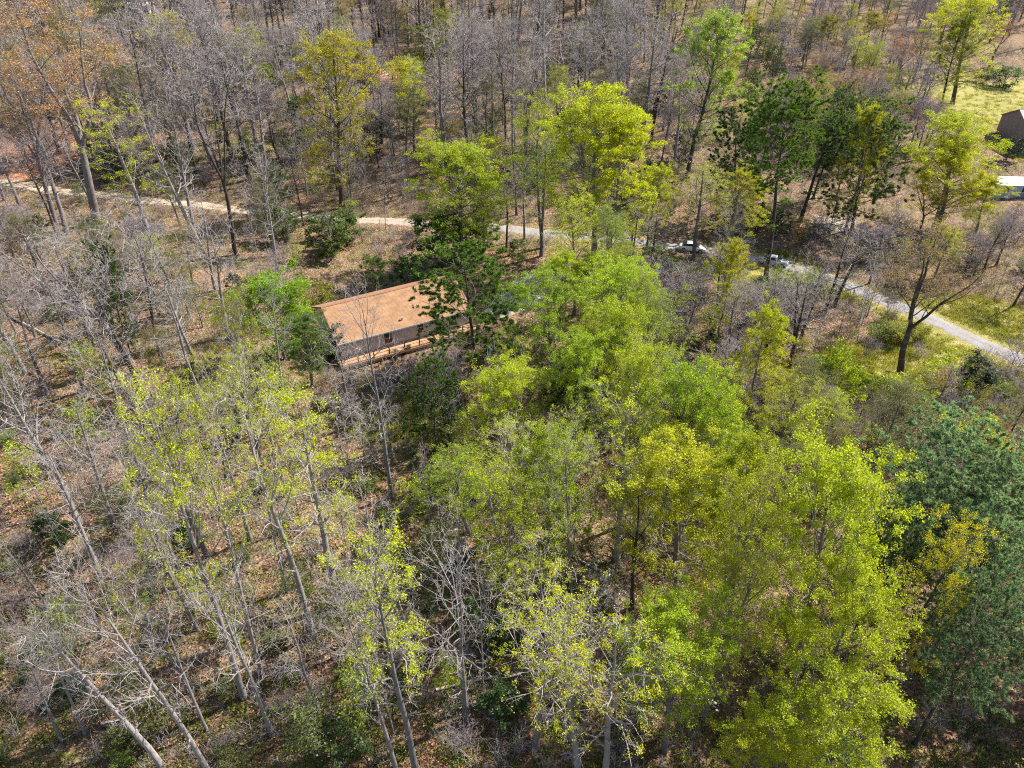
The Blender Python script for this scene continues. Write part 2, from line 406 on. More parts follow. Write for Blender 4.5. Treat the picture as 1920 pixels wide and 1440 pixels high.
    for x in posts: part('deck_post', [box(x, dy0 + .05, -1.6, x + .12, dy0 + .17, fl - .052)], dark, dk)
    rl = part('railing', [box(wx0 - .6, dy0 + .02, fl + .93, wx1 + .4, dy0 + .1, fl + .98), box(wx0 - .6, dy0 + .04, fl + .1, wx1 + .4, dy0 + .08, fl + .14),
                          box(wx0 - .6, dy0 + .04, fl + .5, wx1 + .4, dy0 + .08, fl + .53)], dark, dk)
    for x in posts: part('railing_post', [box(x, dy0 + .0, fl + .002, x + .1, dy0 + .12, fl + 1.08)], dark, dk)
    return t
house()
def house_in(x, y, m=1.0):
    ang = R(29); dx, dy = np.asarray(x) + 19.83, np.asarray(y) - 68.32
    u = dx * math.cos(ang) + dy * math.sin(ang); w = -dx * math.sin(ang) + dy * math.cos(ang)
    return (u > -m - .5) & (u < 16.7 + m) & (w > -2.2 - m) & (w < 10.4 + m)

def trailer(px, py, rz, L, D, H, roofc, wallc, label, cat, name, pitch=.5):
    x, y, z = unproj(px, py); t = empty(name, (x, y, z), rz); meta(t, label, cat)
    wm = simple(name + '_siding', tuple(v * .85 for v in wallc), wallc, 1.5); rm = simple(name + '_roofing', tuple(v * .8 for v in roofc), roofc, 2, .6)
    w = part('wall', prism([(0, -.6), (D, -.6), (D, H), (D / 2, H + pitch - .1), (0, H)], 0, L), wm, t)
    o = .25
    rr = part('roof', prism([(-o, H - .02), (D / 2, H + pitch), (D / 2, H + pitch - .1), (-o, H - .12)], -o, L + o) + prism([(D / 2, H + pitch), (D + o, H - .02), (D + o, H - .12), (D / 2, H + pitch - .1)], -o, L + o), rm, t)
    part('ridge_cap', prism([(D / 2 - .15, H + pitch - .03), (D / 2, H + pitch + .08), (D / 2 + .15, H + pitch - .03)], -o, L + o), simple(name + '_ridge', (.25, .25, .27), (.35, .35, .37), 2), rr)
    gl = bpy.data.materials['window_glass']; wh = bpy.data.materials['white_trim']
    for wx in np.arange(1.2, L - 1.5, 3.2):
        f = part('window', [box(wx - .08, -.05, 1.1, wx + 1.08, -.004, 1.18), box(wx - .08, -.05, 2.1, wx + 1.08, -.004, 2.18), box(wx - .08, -.05, 1.18, wx, -.004, 2.1), box(wx + 1, -.05, 1.18, wx + 1.08, -.004, 2.1)], wh, t)
        part('pane', [box(wx, -.03, 1.18, wx + 1, -.005, 2.1)], gl, f)
    part('door', [box(L * .45, -.04, .1, L * .45 + .9, -.004, 2.05)], wh, t)
    return t
trailer(1862, 372, R(-2), 13, 4.2, 2.5, (.82, .82, .84), (.36, .44, .55), 'white-roofed blue-grey mobile home behind the yellow tree at right edge', 'mobile home', 'mobile_home', .55)
trailer(1913, 289, R(-6), 12, 12, 4.6, (.26, .20, .21), (.30, .25, .22), 'house with purplish shingle roof cut by the right edge above the mobile home', 'house', 'dark_house', 2.6)
trailer(180, 24, R(4), 15, 6, 1.8, (.85, .85, .85), (.5, .5, .5), 'far white-roofed shed showing through the woods at top left', 'shed', 'white_roofed_shed', .5)

# ------------------------------------------------------------------ cars on the drive
def car(px, py, rz, body, label, pickup=False):
    x, y, _ = unproj(px, py); z = float(zm(x, y)) + .06
    t = empty('parked_car' if not pickup else 'parked_pickup', (x, y, z), rz); t.scale = (.86, .86, .86); meta(t, label, 'car' if not pickup else 'pickup truck')
    pm, pt, pb = newmat('car_paint'); pb.inputs['Base Color'].default_value = (*body, 1); pb.inputs['Roughness'].default_value = .3; pb.inputs['Coat Weight'].default_value = .6
    gl = bpy.data.materials['window_glass']; bk = simple('rubber', (.015, .015, .015), (.03, .03, .03), 8)
    W2 = .88
    def loft(sec, mi=0):
        # sec: list of (x, half width, z0, z1) cross-sections with chamfered corners
        rings = []
        for (sx, hw, z0, z1) in sec:
            c_ = min(.12, (z1 - z0) * .3)
            rings.append([(sx, -hw + c_ * .4, z0), (sx, -hw, z0 + c_), (sx, -hw, z1 - c_), (sx, -hw + c_, z1), (sx, hw - c_, z1), (sx, hw, z1 - c_), (sx, hw, z0 + c_), (sx, hw - c_ * .4, z0)])
        v = np.array(rings).reshape(-1, 3); n = 8; f = []
        for i in range(len(sec) - 1):
            for j in range(n): f.append([i * n + j, i * n + (j + 1) % n, (i + 1) * n + (j + 1) % n, (i + 1) * n + j])
        return [(v, np.array(f), mi, True), (v[:n], np.arange(n)[None, ::-1], mi, False), (v[-n:], np.arange(n)[None], mi, False)]
    lower = [(-2.3, .70, .35, .72), (-2.2, .82, .26, .92), (-1.5, W2, .22, .98), (0, W2 + .02, .2, .98), (1.0, W2, .22, .95), (1.9, .84, .24, .84), (2.25, .72, .3, .72), (2.32, .6, .36, .62)]
    part('body', loft(lower), pm, t)
    if pickup: cab = [(-.4, .76, .93, 1.0), (-.25, .68, .93, 1.62), (.6, .68, .93, 1.66), (1.15, .74, .9, 1.0)]
    else: cab = [(-1.75, .74, .9, 1.0), (-1.0, .64, .93, 1.40), (-.2, .64, .95, 1.46), (.45, .63, .93, 1.42), (1.2, .74, .88, .98)]
    part('window_band', loft(cab), gl, t)
    rs = [(-1.02, .60, 1.37, 1.43), (-.3, .62, 1.42, 1.49), (.42, .60, 1.39, 1.45)] if not pickup else [(-.3, .64, 1.58, 1.65), (.6, .64, 1.62, 1.69)]
    part('roof', loft(rs), pm, t)
    if pickup: part('truck_bed', [box(-2.2, -.8, .985, -.45, -.72, 1.12), box(-2.2, .72, .985, -.45, .8, 1.12), box(-2.26, -.8, .93, -2.2, .8, 1.12)], pm, t)
    for sx in (-1.4, 1.42):
        for sy in (-.82, .82):
            a = np.linspace(0, 2 * math.pi, 16, endpoint=False)
            def cyl(r, y0, y1):
                A = np.column_stack([sx + r * np.cos(a), np.full(16, y0), .33 + r * np.sin(a)]); B = A.copy(); B[:, 1] = y1
                return [(np.vstack([A, B]), np.array([[i, (i + 1) % 16, 16 + (i + 1) % 16, 16 + i] for i in range(16)]), 0, True), (A, np.arange(16)[None], 0, False), (B, np.arange(16)[None, ::-1], 0, False)]
            wl = part('wheel', cyl(.33, sy - .1, sy + .1), bk, t)
            part('hubcap', cyl(.19, sy - .115, sy + .115), simple('hub', (.4, .4, .4), (.5, .5, .5), 5, .4), wl)
    for sy in (-.55, .55):
        part('headlight', [box(2.2, sy - .16, .58, 2.34, sy + .16, .7)], simple('lamp_glass', (.5, .5, .52), (.6, .6, .62), 3, .2), t)
        part('tail_light', [box(-2.3, sy - .14, .66, -2.2, sy + .14, .82)], simple('tail_glass', (.3, .01, .01), (.35, .02, .02), 3, .3), t)
    return t
car(1297, 470, R(-16), (.82, .82, .83), 'white sedan parked on the gravel drive, left of the blue-grey one')
car(1450, 496, R(-22), (.38, .43, .5), 'blue-grey sedan parked on the drive behind the tall pine trunk')

# ------------------------------------------------------------------ tree generator
UP = np.array([0, 0, 1.0])
def nrm(v): return v / np.maximum(np.linalg.norm(v, axis=-1, keepdims=True), 1e-9)
def tubes(P, Rr, sides, mi=0):
    n, k, _ = P.shape
    T = nrm(np.gradient(P, axis=1)); mean = nrm(T.mean(1))
    ref = np.where(np.abs(mean[:, 2:3]) > .8, np.array([[1., 0, 0]]), np.array([[0, 0, 1.]]))[:, None, :]
    U = nrm(np.cross(T, ref)); Vv = np.cross(T, U)
    a = np.linspace(0, 2 * math.pi, sides, endpoint=False)
    ring = P[:, :, None, :] + Rr[:, :, None, None] * (np.cos(a)[None, None, :, None] * U[:, :, None, :] + np.sin(a)[None, None, :, None] * Vv[:, :, None, :])
    v = ring.reshape(-1, 3)
    b = (np.arange(n)[:, None, None] * k + np.arange(k - 1)[None, :, None]) * sides
    j = np.arange(sides)[None, None, :]; j2 = (j + 1) % sides
    f = np.stack([b + j, b + j2, b + sides + j2, b + sides + j], -1).reshape(-1, 4)
    return (v, f, mi, True)
def grow(rng, pos, d, length, nseg, up, wob):
    n = len(pos); P = np.zeros((n, nseg + 1, 3)); P[:, 0] = pos; d = nrm(d)
    for i in range(nseg):
        d = nrm(d + up * UP + wob * rng.normal(size=(n, 3)))
        P[:, i + 1] = P[:, i] + d * (length / nseg)[:, None]
    return P
def at_t(P, t):
    n, k, _ = P.shape; f = t * (k - 1); i = np.clip(f.astype(int), 0, k - 2); u = (f - i)[:, None]
    r = np.arange(n); A, B = P[r, i], P[r, i + 1]
    return A * (1 - u) + B * u, nrm(B - A)
def kids(rng, P, m, t0, t1, a0, a1, lenf, nseg, up, wob, R0):
    """m children per parent"""
    n = len(P); idx = np.repeat(np.arange(n), m)
    t = t0 + (t1 - t0) * ((np.tile(np.arange(m), n) + rng.random(n * m)) / m)
    pos, tan = at_t(P[idx], t)
    rv = rng.normal(size=tan.shape); side = nrm(np.cross(tan, rv)); ang = np.radians(a0 + (a1 - a0) * rng.random(n * m))[:, None]
    d = np.cos(ang) * tan + np.sin(ang) * side
    plen = np.linalg.norm(np.diff(P, axis=1), axis=2).sum(1)[idx]
    L = plen * lenf * (1.15 - .75 * t) * (.6 + .8 * rng.random(n * m))
    C = grow(rng, pos, d, L, nseg, up, wob)
    rr = R0 * (.55 + .45 * rng.random(n * m)) * np.clip(1.25 - .6 * t, .4, 1.2)
    return C, rr
def taper(rr, k, tip=.25): return rr[:, None] * np.linspace(1, tip, k)[None]
def leaves(rng, c, s, flat=.5, mi=1, asp=.62):
    n = len(c); nn = nrm(rng.normal(size=(n, 3)) + flat * UP); a = nrm(np.cross(nn, rng.normal(size=(n, 3)))); b = np.cross(nn, a)
    s = (s * (.6 + .8 * rng.random(n)))[:, None]
    v = np.stack([c + a * s, c + b * s * asp, c - a * s, c - b * s * asp], 1).reshape(-1, 3)
    return (v, np.arange(4 * n).reshape(n, 4), mi, False)
def blades(rng, c, d, L, w, mi=1, per=12, spread=.9):
    """needle tufts: per thin blades round each point"""
    n = len(c) * per; c = np.repeat(c, per, 0); dd = nrm(np.repeat(d, per, 0) + spread * rng.normal(size=(n, 3)) + .25 * UP)
    side = nrm(np.cross(dd, rng.normal(size=(n, 3)))) * w; l = (L * (.6 + .7 * rng.random(n)))[:, None]
    v = np.stack([c - side, c + side, c + dd * l * .6 + side * .9, c + dd * l], 1).reshape(-1, 3)
    return (v, np.arange(4 * n).reshape(n, 4), mi, False)

def make_tree(seed, H=24, Rc=4.5, cs=.4, trunk_r=.3, n1=24, n2=7, n3=4, n4=3, e0=25, e1=65, fork=None, leaf=0, lsize=.16, jit=.3,
              twigm=None, leafm=None, shape='oval', wob=.05, lowdead=3, kind='broad', leaf_top=0.0, tw_r=.012, upc=.08, nstem=1, stem_spread=.0, cluster=1.0, flat=1.0, outer=False):
    rng = np.random.default_rng(seed)
    twigm = twigm or M_TWIG; leafm = leafm or M_LEAF
    tr = []; cr = []
    stems = []
    K = 13
    for s in range(nstem):
        d = np.array([[rng.normal() * .02 + stem_spread * math.cos(6.28 * s / max(nstem, 1) + seed), rng.normal() * .02 + stem_spread * math.sin(6.28 * s / max(nstem, 1) + seed), 1.]])
        top = H * (.98 if fork is None else fork) * (1 if s == 0 else .75 + .2 * rng.random())
        P = grow(rng, np.array([[0.12 * s * math.cos(s * 2.4), .12 * s * math.sin(s * 2.4), -.4]]), d, np.array([top + .4]), K - 1, .12, .028 if kind != 'gnarl' else .06)
        f = np.linspace(0, 1, K); end = .12 if fork is None else .62
        rad = trunk_r / math.sqrt(nstem) * ((1 - f) ** .8 * (1 - end) + end) ; rad[0] *= 1.35; rad[1] *= 1.05
        tr.append(tubes(P, rad[None], 9)); stems.append((P, rad))
    leaders = list(stems)
    if fork is not None:
        leaders = []
        for P, rad in stems:
            nl = 3 if kind != 'gnarl' else 4; az0 = rng.random() * 6.28
            for q in range(nl):
                a = az0 + 6.28 * q / nl + rng.normal() * .25; el = R(rng.uniform(52, 74)); 
                d = np.array([[math.cos(a) * math.cos(el), math.sin(a) * math.cos(el), math.sin(el)]])
                s0 = P[:, -1 - (q % 2)]
                Q = grow(rng, s0, d, np.array([H * (1 - fork) * rng.uniform(.9, 1.12)]), 9, .07, .09)
                rq = rad[-1] * rng.uniform(.62, .85) * (np.linspace(1, .12, 10) ** .8)
                tr.append(tubes(Q, rq[None], 7)); leaders.append((Q, rq))
    L1 = []; r1s = []
    for P, rad in leaders:
        n = max(4, n1 // len(leaders)); k = P.shape[1]
        lo = cs if fork is None else .12
        t = lo + (.985 - lo) * ((np.arange(n) + rng.random(n) * .8) / n)
        if lowdead and fork is None:
            t = np.concatenate([t, rng.uniform(cs * .5, cs, lowdead)]); n = len(t)
        pos, tan = at_t(np.repeat(P, n, 0), t)
        az = np.arange(n) * 2.4 + rng.normal(size=n) * .5
        rel = np.clip((pos[:, 2] / H - cs) / (1 - cs), 0, 1)
        el = np.radians(e0 + (e1 - e0) * rel + rng.normal(size=n) * 9)
        if shape == 'oval': env = np.sqrt(np.clip(1 - ((rel - .28) / .74) ** 2, .05, 1)) * np.clip(.55 + rel * 2.2, 0, 1)
        elif shape == 'cone': env = np.clip(1.02 - rel, .07, 1) ** .8
        elif shape == 'flat': env = np.clip(.35 + .9 * np.sin(np.clip(rel * 1.15, 0, 1) * 2.6), .3, 1.1)
        else: env = np.clip(.5 + .6 * rel, .3, 1)
        L = Rc * env * (.75 + .5 * rng.random(n)) / np.maximum(np.cos(el), .55)
        if fork is not None: L = L * .62
        low = pos[:, 2] / H < cs
        L = np.where(low & (fork is None), L * .0 + Rc * .35 * (.5 + rng.random(n)), L)
        d = np.column_stack([np.cos(az) * np.cos(el), np.sin(az) * np.cos(el), np.sin(el)])
        C = grow(rng, pos, d, L, 6, upc, .11 if kind != 'gnarl' else .2)
        rr = np.interp(t, np.linspace(0, 1, k), rad) * rng.uniform(.32, .55, n); rr = np.clip(rr, .02, .13)
        L1.append(C); r1s.append(rr)
    P1 = np.concatenate(L1); r1 = np.concatenate(r1s)
    tr.append(tubes(P1, taper(r1, 7, .22), 5))
    tips = [P1]
    P2 = P3 = P4 = None
    if n2:
        P2, r2 = kids(rng, P1, n2, .22, 1, 30, 62, .52, 4, upc * .8, .13, 1.0); r2 = np.clip(r2 * np.repeat(r1, n2) * .48, tw_r * 1.5, .06)
        cr.append(tubes(P2, taper(r2, 5, .3), 4)); tips.append(P2)
    if n3:
        P3, r3 = kids(rng, P2, n3, .2, 1, 28, 65, .58, 3, upc * .8, .15, 1.0); r3 = np.clip(r3 * np.repeat(r2, n3) * .55, tw_r * 1.05, .03)
        cr.append(tubes(P3, taper(r3, 4, .35), 3)); tips.append(P3)
    if n4:
        P4, r4 = kids(rng, P3, n4, .2, 1, 25, 60, .6, 2, upc, .18, 1.0); r4 = np.full(len(P4), tw_r) * (.7 + .6 * rng.random(len(P4)))
        cr.append(tubes(P4, taper(r4, 3, .4), 3)); tips.append(P4)
    if leaf:
        T = tips[-1] if kind != 'pine' else tips[-1]
        ln = T.shape[0]
        w = np.ones(ln)
        zz = T[:, -1, 2] / H
        if leaf_top: w = np.clip((zz - leaf_top) * 4 + .15, .05, 1) * (.15 + 1.7 * rng.random(ln) ** 1.3)
        # whole limbs carry more or less foliage: light and dark clumps, gaps
        per = max(1, ln // len(P1)); lw = np.repeat(.55 + .7 * rng.random(len(P1)), per)[:ln]
        lw = np.pad(lw, (0, max(0, ln - len(lw))), constant_values=1.0);
        if outer:
            rr_ = np.hypot(T[:, -1, 0], T[:, -1, 1]); w = w * (.4 + (rr_ / np.percentile(rr_, 95)) ** 1.5 + np.clip((zz - .7) * 3, 0, .9))
        w = w * lw * np.linalg.norm(T[:, -1] - T[:, 0], axis=1) ** 1.2; w /= w.sum()
        if kind == 'pine':
            nt_ = leaf; ii = rng.choice(ln, nt_, p=w); tt = .35 + .65 * rng.random(nt_) ** .6; c, d = at_t(T[ii], tt)
            cr.append(blades(rng, c + rng.normal(size=c.shape) * .05, d, lsize, lsize * .085, 1, 14, .75))
        else:
            ncl = max(1, int(leaf / (5 * cluster))); ii = rng.choice(ln, ncl, p=w); tt = .25 + .75 * rng.random(ncl); c, d = at_t(T[ii], tt)
            m = int(5 * cluster); c = np.repeat(c, m, 0) + rng.normal(size=(ncl * m, 3)) * jit
            cr.append(leaves(rng, c, lsize, flat))
    if not cr: cr.append(tubes(P1, taper(r1, 7, .22), 4))
    tm = npmesh('trunk', tr, [M_BARK]); cm = npmesh('crown', cr, [twigm, leafm])
    ext = np.concatenate([c[0] for c in cr]); h = float(np.percentile(ext[:, 2], 99.7)); rad = float(np.percentile(np.hypot(ext[:, 0], ext[:, 1]), 89))
    return dict(trunk=tm, crown=cm, H=h, R=rad)

PROTO = {}
def protos(key, n, **kw):
    s0 = sum(map(ord, key)) * 7
    PROTO[key] = [make_tree(s0 + 31 * i, **kw) for i in range(n)]
protos('leafy', 4, H=24, Rc=4.3, cs=.22, n1=38, n2=6, n3=3, n4=2, e0=18, e1=72, leaf=44000, lsize=.07, jit=.16, cluster=3.4, lowdead=0, outer=True, wob=.05, twigm=M_TWIGB, tw_r=.010)
protos('full', 4, H=23, Rc=4.6, cs=.2, n1=42, n2=6, n3=4, n4=2, e0=14, e1=74, leaf=37000, lsize=.07, jit=.17, cluster=3.4, lowdead=0, outer=True, twigm=M_TWIGB, tw_r=.010)
protos('olive', 3, H=24, Rc=4.2, cs=.32, n1=30, n2=6, n3=4, n4=2, e0=24, e1=70, leaf=17000, lsize=.062, jit=.16, cluster=2.4, lowdead=1, twigm=M_TWIGB, tw_r=.011)
protos('sparse', 4, H=25, Rc=3.8, cs=.42, n1=24, n2=6, n3=3, n4=3, e0=28, e1=68, leaf=7500, lsize=.058, jit=.15, leaf_top=.45, cluster=2.4, tw_r=.011)
protos('bare', 5, H=23, Rc=4.2, cs=.4, n1=22, n2=6, n3=3, n4=2, e0=18, e1=64, tw_r=.012)
protos('gnarl', 3, H=19, Rc=6.5, cs=.3, n1=28, n2=6, n3=3, n4=3, e0=10, e1=50, fork=.42, kind='gnarl', tw_r=.014, trunk_r=.38)
protos('purple', 4, H=18, Rc=3.8, cs=.32, n1=26, n2=6, n3=5, n4=3, e0=35, e1=68, twigm=M_TWIGP, tw_r=.019, trunk_r=.25)
protos('backbare', 4, H=22, Rc=4.4, cs=.45, twigm=M_TWIGM, n1=24, n2=6, n3=5, n4=3, e0=18, e1=64, tw_r=.02, trunk_r=.36)
protos('thin', 3, H=25, Rc=3.9, cs=.42, n1=20, n2=6, n3=3, n4=2, e0=30, e1=66, leaf=4600, lsize=.057, jit=.14, leaf_top=.42, cluster=2.4, tw_r=.011)
protos('bud', 3, H=19, Rc=5.5, cs=.3, n1=26, n2=6, n3=4, n4=3, e0=25, e1=60, fork=.42, leaf=9500, lsize=.048, jit=.16, twigm=M_TWIGB, trunk_r=.3)
protos('maple', 1, H=10, Rc=4.2, cs=.22, n1=30, n2=7, n3=4, n4=0, e0=20, e1=70, leaf=30000, lsize=.085, jit=.17, cluster=2, trunk_r=.18, tw_r=.01)
protos('pine', 3, H=24, Rc=4.6, cs=.66, n1=56, n2=6, n3=3, n4=0, e0=0, e1=72, leaf=5200, lsize=.31, shape='oval', kind='pine', leafm=M_NEEDLE, twigm=M_TWIGB, upc=.1, lowdead=8)
protos('layerpine', 3, H=19, Rc=5.2, cs=.16, n1=42, n2=6, n3=3, n4=0, e0=-6, e1=52, leaf=7500, lsize=.29, shape='oval', kind='pine', leafm=M_NEEDLE, twigm=M_TWIGB, upc=.06, lowdead=2, trunk_r=.22)
protos('conifer', 3, H=20, Rc=4.8, cs=.42, n1=56, n2=6, n3=3, n4=0, e0=5, e1=62, leaf=8500, lsize=.25, trunk_r=.22, kind='pine', leafm=M_NEEDLE, twigm=M_TWIGB, upc=.05, lowdead=0)
protos('evergreen', 3, H=6, Rc=1.9, cs=.1, n1=22, n2=5, n3=3, n4=0, e0=15, e1=60, leaf=2600, lsize=.12, jit=.14, trunk_r=.07, tw_r=.008, twigm=M_TWIGB, lowdead=0)
protos('sapling', 4, H=9, Rc=1.7, cs=.3, n1=18, n2=4, n3=3, n4=2, e0=30, e1=65, trunk_r=.07, tw_r=.009, lowdead=1)
protos('leafsap', 3, H=8, Rc=1.9, cs=.25, n1=18, n2=5, n3=3, n4=0, e0=30, e1=65, trunk_r=.07, tw_r=.008, leaf=1500, lsize=.09, jit=.18, lowdead=1)
protos('shrub', 3, H=2.6, Rc=1.7, cs=.05, n1=24, n2=6, n3=3, n4=0, e0=20, e1=70, trunk_r=.06, tw_r=.007, leaf=3200, lsize=.085, jit=.14, lowdead=0, nstem=3, stem_spread=.3)
protos('brush', 3, H=3.6, Rc=1.9, cs=.08, n1=30, n2=7, n3=4, n4=2, e0=30, e1=75, trunk_r=.07, tw_r=.009, lowdead=0, nstem=4, stem_spread=.35, twigm=M_TWIGP, wob=.1)
protos('dogwood', 2, H=7, Rc=2.6, cs=.25, n1=22, n2=5, n3=3, n4=0, e0=15, e1=55, trunk_r=.08, tw_r=.008, leaf=1300, lsize=.06, jit=.06, leafm=M_PETAL, lowdead=0, cluster=.4)

KIND = {'leafy': ('leafy_tree', 'tree'), 'full': ('leafy_tree', 'tree'), 'olive': ('leafing_tree', 'tree'), 'sparse': ('sparse_leaf_tree', 'tree'), 'thin': ('sparse_leaf_tree', 'tree'), 'backbare': ('bare_tree', 'bare tree'), 'bare': ('bare_tree', 'bare tree'), 'gnarl': ('spreading_bare_tree', 'bare tree'),
        'purple': ('slender_bare_tree', 'bare tree'), 'bud': ('budding_tree', 'tree'), 'maple': ('round_maple_tree', 'tree'), 'pine': ('pine_tree', 'pine tree'), 'layerpine': ('pine_tree', 'pine tree'), 'conifer': ('conifer_tree', 'conifer'),
        'evergreen': ('evergreen_shrub', 'shrub'), 'sapling': ('bare_sapling', 'sapling'), 'leafsap': ('leafy_sapling', 'sapling'), 'shrub': ('leafy_shrub', 'shrub'), 'brush': ('twiggy_bush', 'bush'), 'dogwood': ('dogwood_tree', 'flowering tree')}
GROUPS = {'leafy': 'leafy trees in the woods', 'full': 'leafy trees in the woods', 'olive': 'olive trees just coming into leaf', 'sparse': 'tall trees with thin new leaves', 'bare': 'bare grey trees in the woods', 'backbare': 'bare grey trees in the woods', 'thin': 'tall trees with thin new leaves', 'gnarl': 'spreading bare trees',
          'purple': 'slender purple-grey bare trees', 'bud': 'trees with orange buds', 'pine': 'pines', 'layerpine': 'pines', 'conifer': 'blue-green conifers', 'evergreen': 'small evergreens under the trees', 'sapling': 'bare saplings',
          'leafsap': 'saplings coming into leaf', 'shrub': 'leafy shrubs', 'brush': 'twiggy bushes', 'dogwood': 'white flowering dogwoods', 'maple': None}
YG, YG2, OL, GR, YEL, OR_ = (.44, .50, .006), (.24, .43, .008), (.35, .42, .014), (.19, .33, .01), (.44, .46, .006), (.48, .28, .10)
PINE, BPINE, OLP = (.12, .21, .03), (.23, .34, .18), (.13, .16, .04)
BK, BKD, BKL = (.19, .165, .16), (.075, .058, .05), (.27, .245, .235)
TREES = []
def put(key, x, y, h, width, leafc, bark, label, v=None, lean=None, rz=None):
    P = PROTO[key]; p = P[(len(TREES) if v is None else v) % len(P)]
    n, cat = KIND[key]
    z = float(zm(x, y)) - .03
    if key in ('full', 'leafy'): leafc = (leafc[0] * .92, leafc[1] * .89, leafc[2] + .008)
    t = empty(n, (x, y, z)); s = h / p['H']; sx = width / (2 * p['R']) if width else s
    sx = min(max(sx, .55 * s), 2.0 * s)
    t.scale = (sx, sx, s)
    t.rotation_euler = (lean[1] if lean else 0, lean[0] if lean else 0, random.uniform(0, 6.283) if rz is None else rz)
    if lean: t.rotation_mode = 'ZXY'
    a = link('trunk', p['trunk'], t); b = link('crown', p['crown'], t)
    k = random.uniform(.85, 1.15); a.color = (bark[0] * k, bark[1] * k, bark[2] * k, 1)
    k = random.uniform(.9, 1.1); b.color = (leafc[0] * k * random.uniform(.93, 1.07), leafc[1] * k, leafc[2] * k, 1)
    meta(t, label, cat, GROUPS[key])
    TREES.append((key, x, y, h, width / 2 if width else p['R'] * s))
    return t
def hero(key, base, top, h, wpx, leafc, bark, label, v=None):
    if base is None:
        px, py, _ = unproj(top[0], top[1], h); x, y = px, py
    else:
        x, y, z = unproj(*base); h = z_at_row(x, y, top[1]) - z
    d = proj(x, y, float(zf(x, y)) + h * .8)[2]
    lean = None
    if base is not None:
        tx = (top[0] - 960) * proj(x, y, float(zf(x, y)) + h)[2] / FPX
        a = max(-.1, min(.1, (tx - x) / h)); lean = (a, 0)
    t = put(key, x, y, h, wpx * d / FPX, leafc, bark, label, v)
    if lean:
        t.rotation_mode = 'XYZ'
        # lean towards +-X whatever the turn about the trunk
        import mathutils
        q = mathutils.Matrix.Rotation(lean[0], 3, 'Y') @ mathutils.Matrix.Rotation(t.rotation_euler.z, 3, 'Z')
        t.rotation_euler = q.to_euler()
    return t

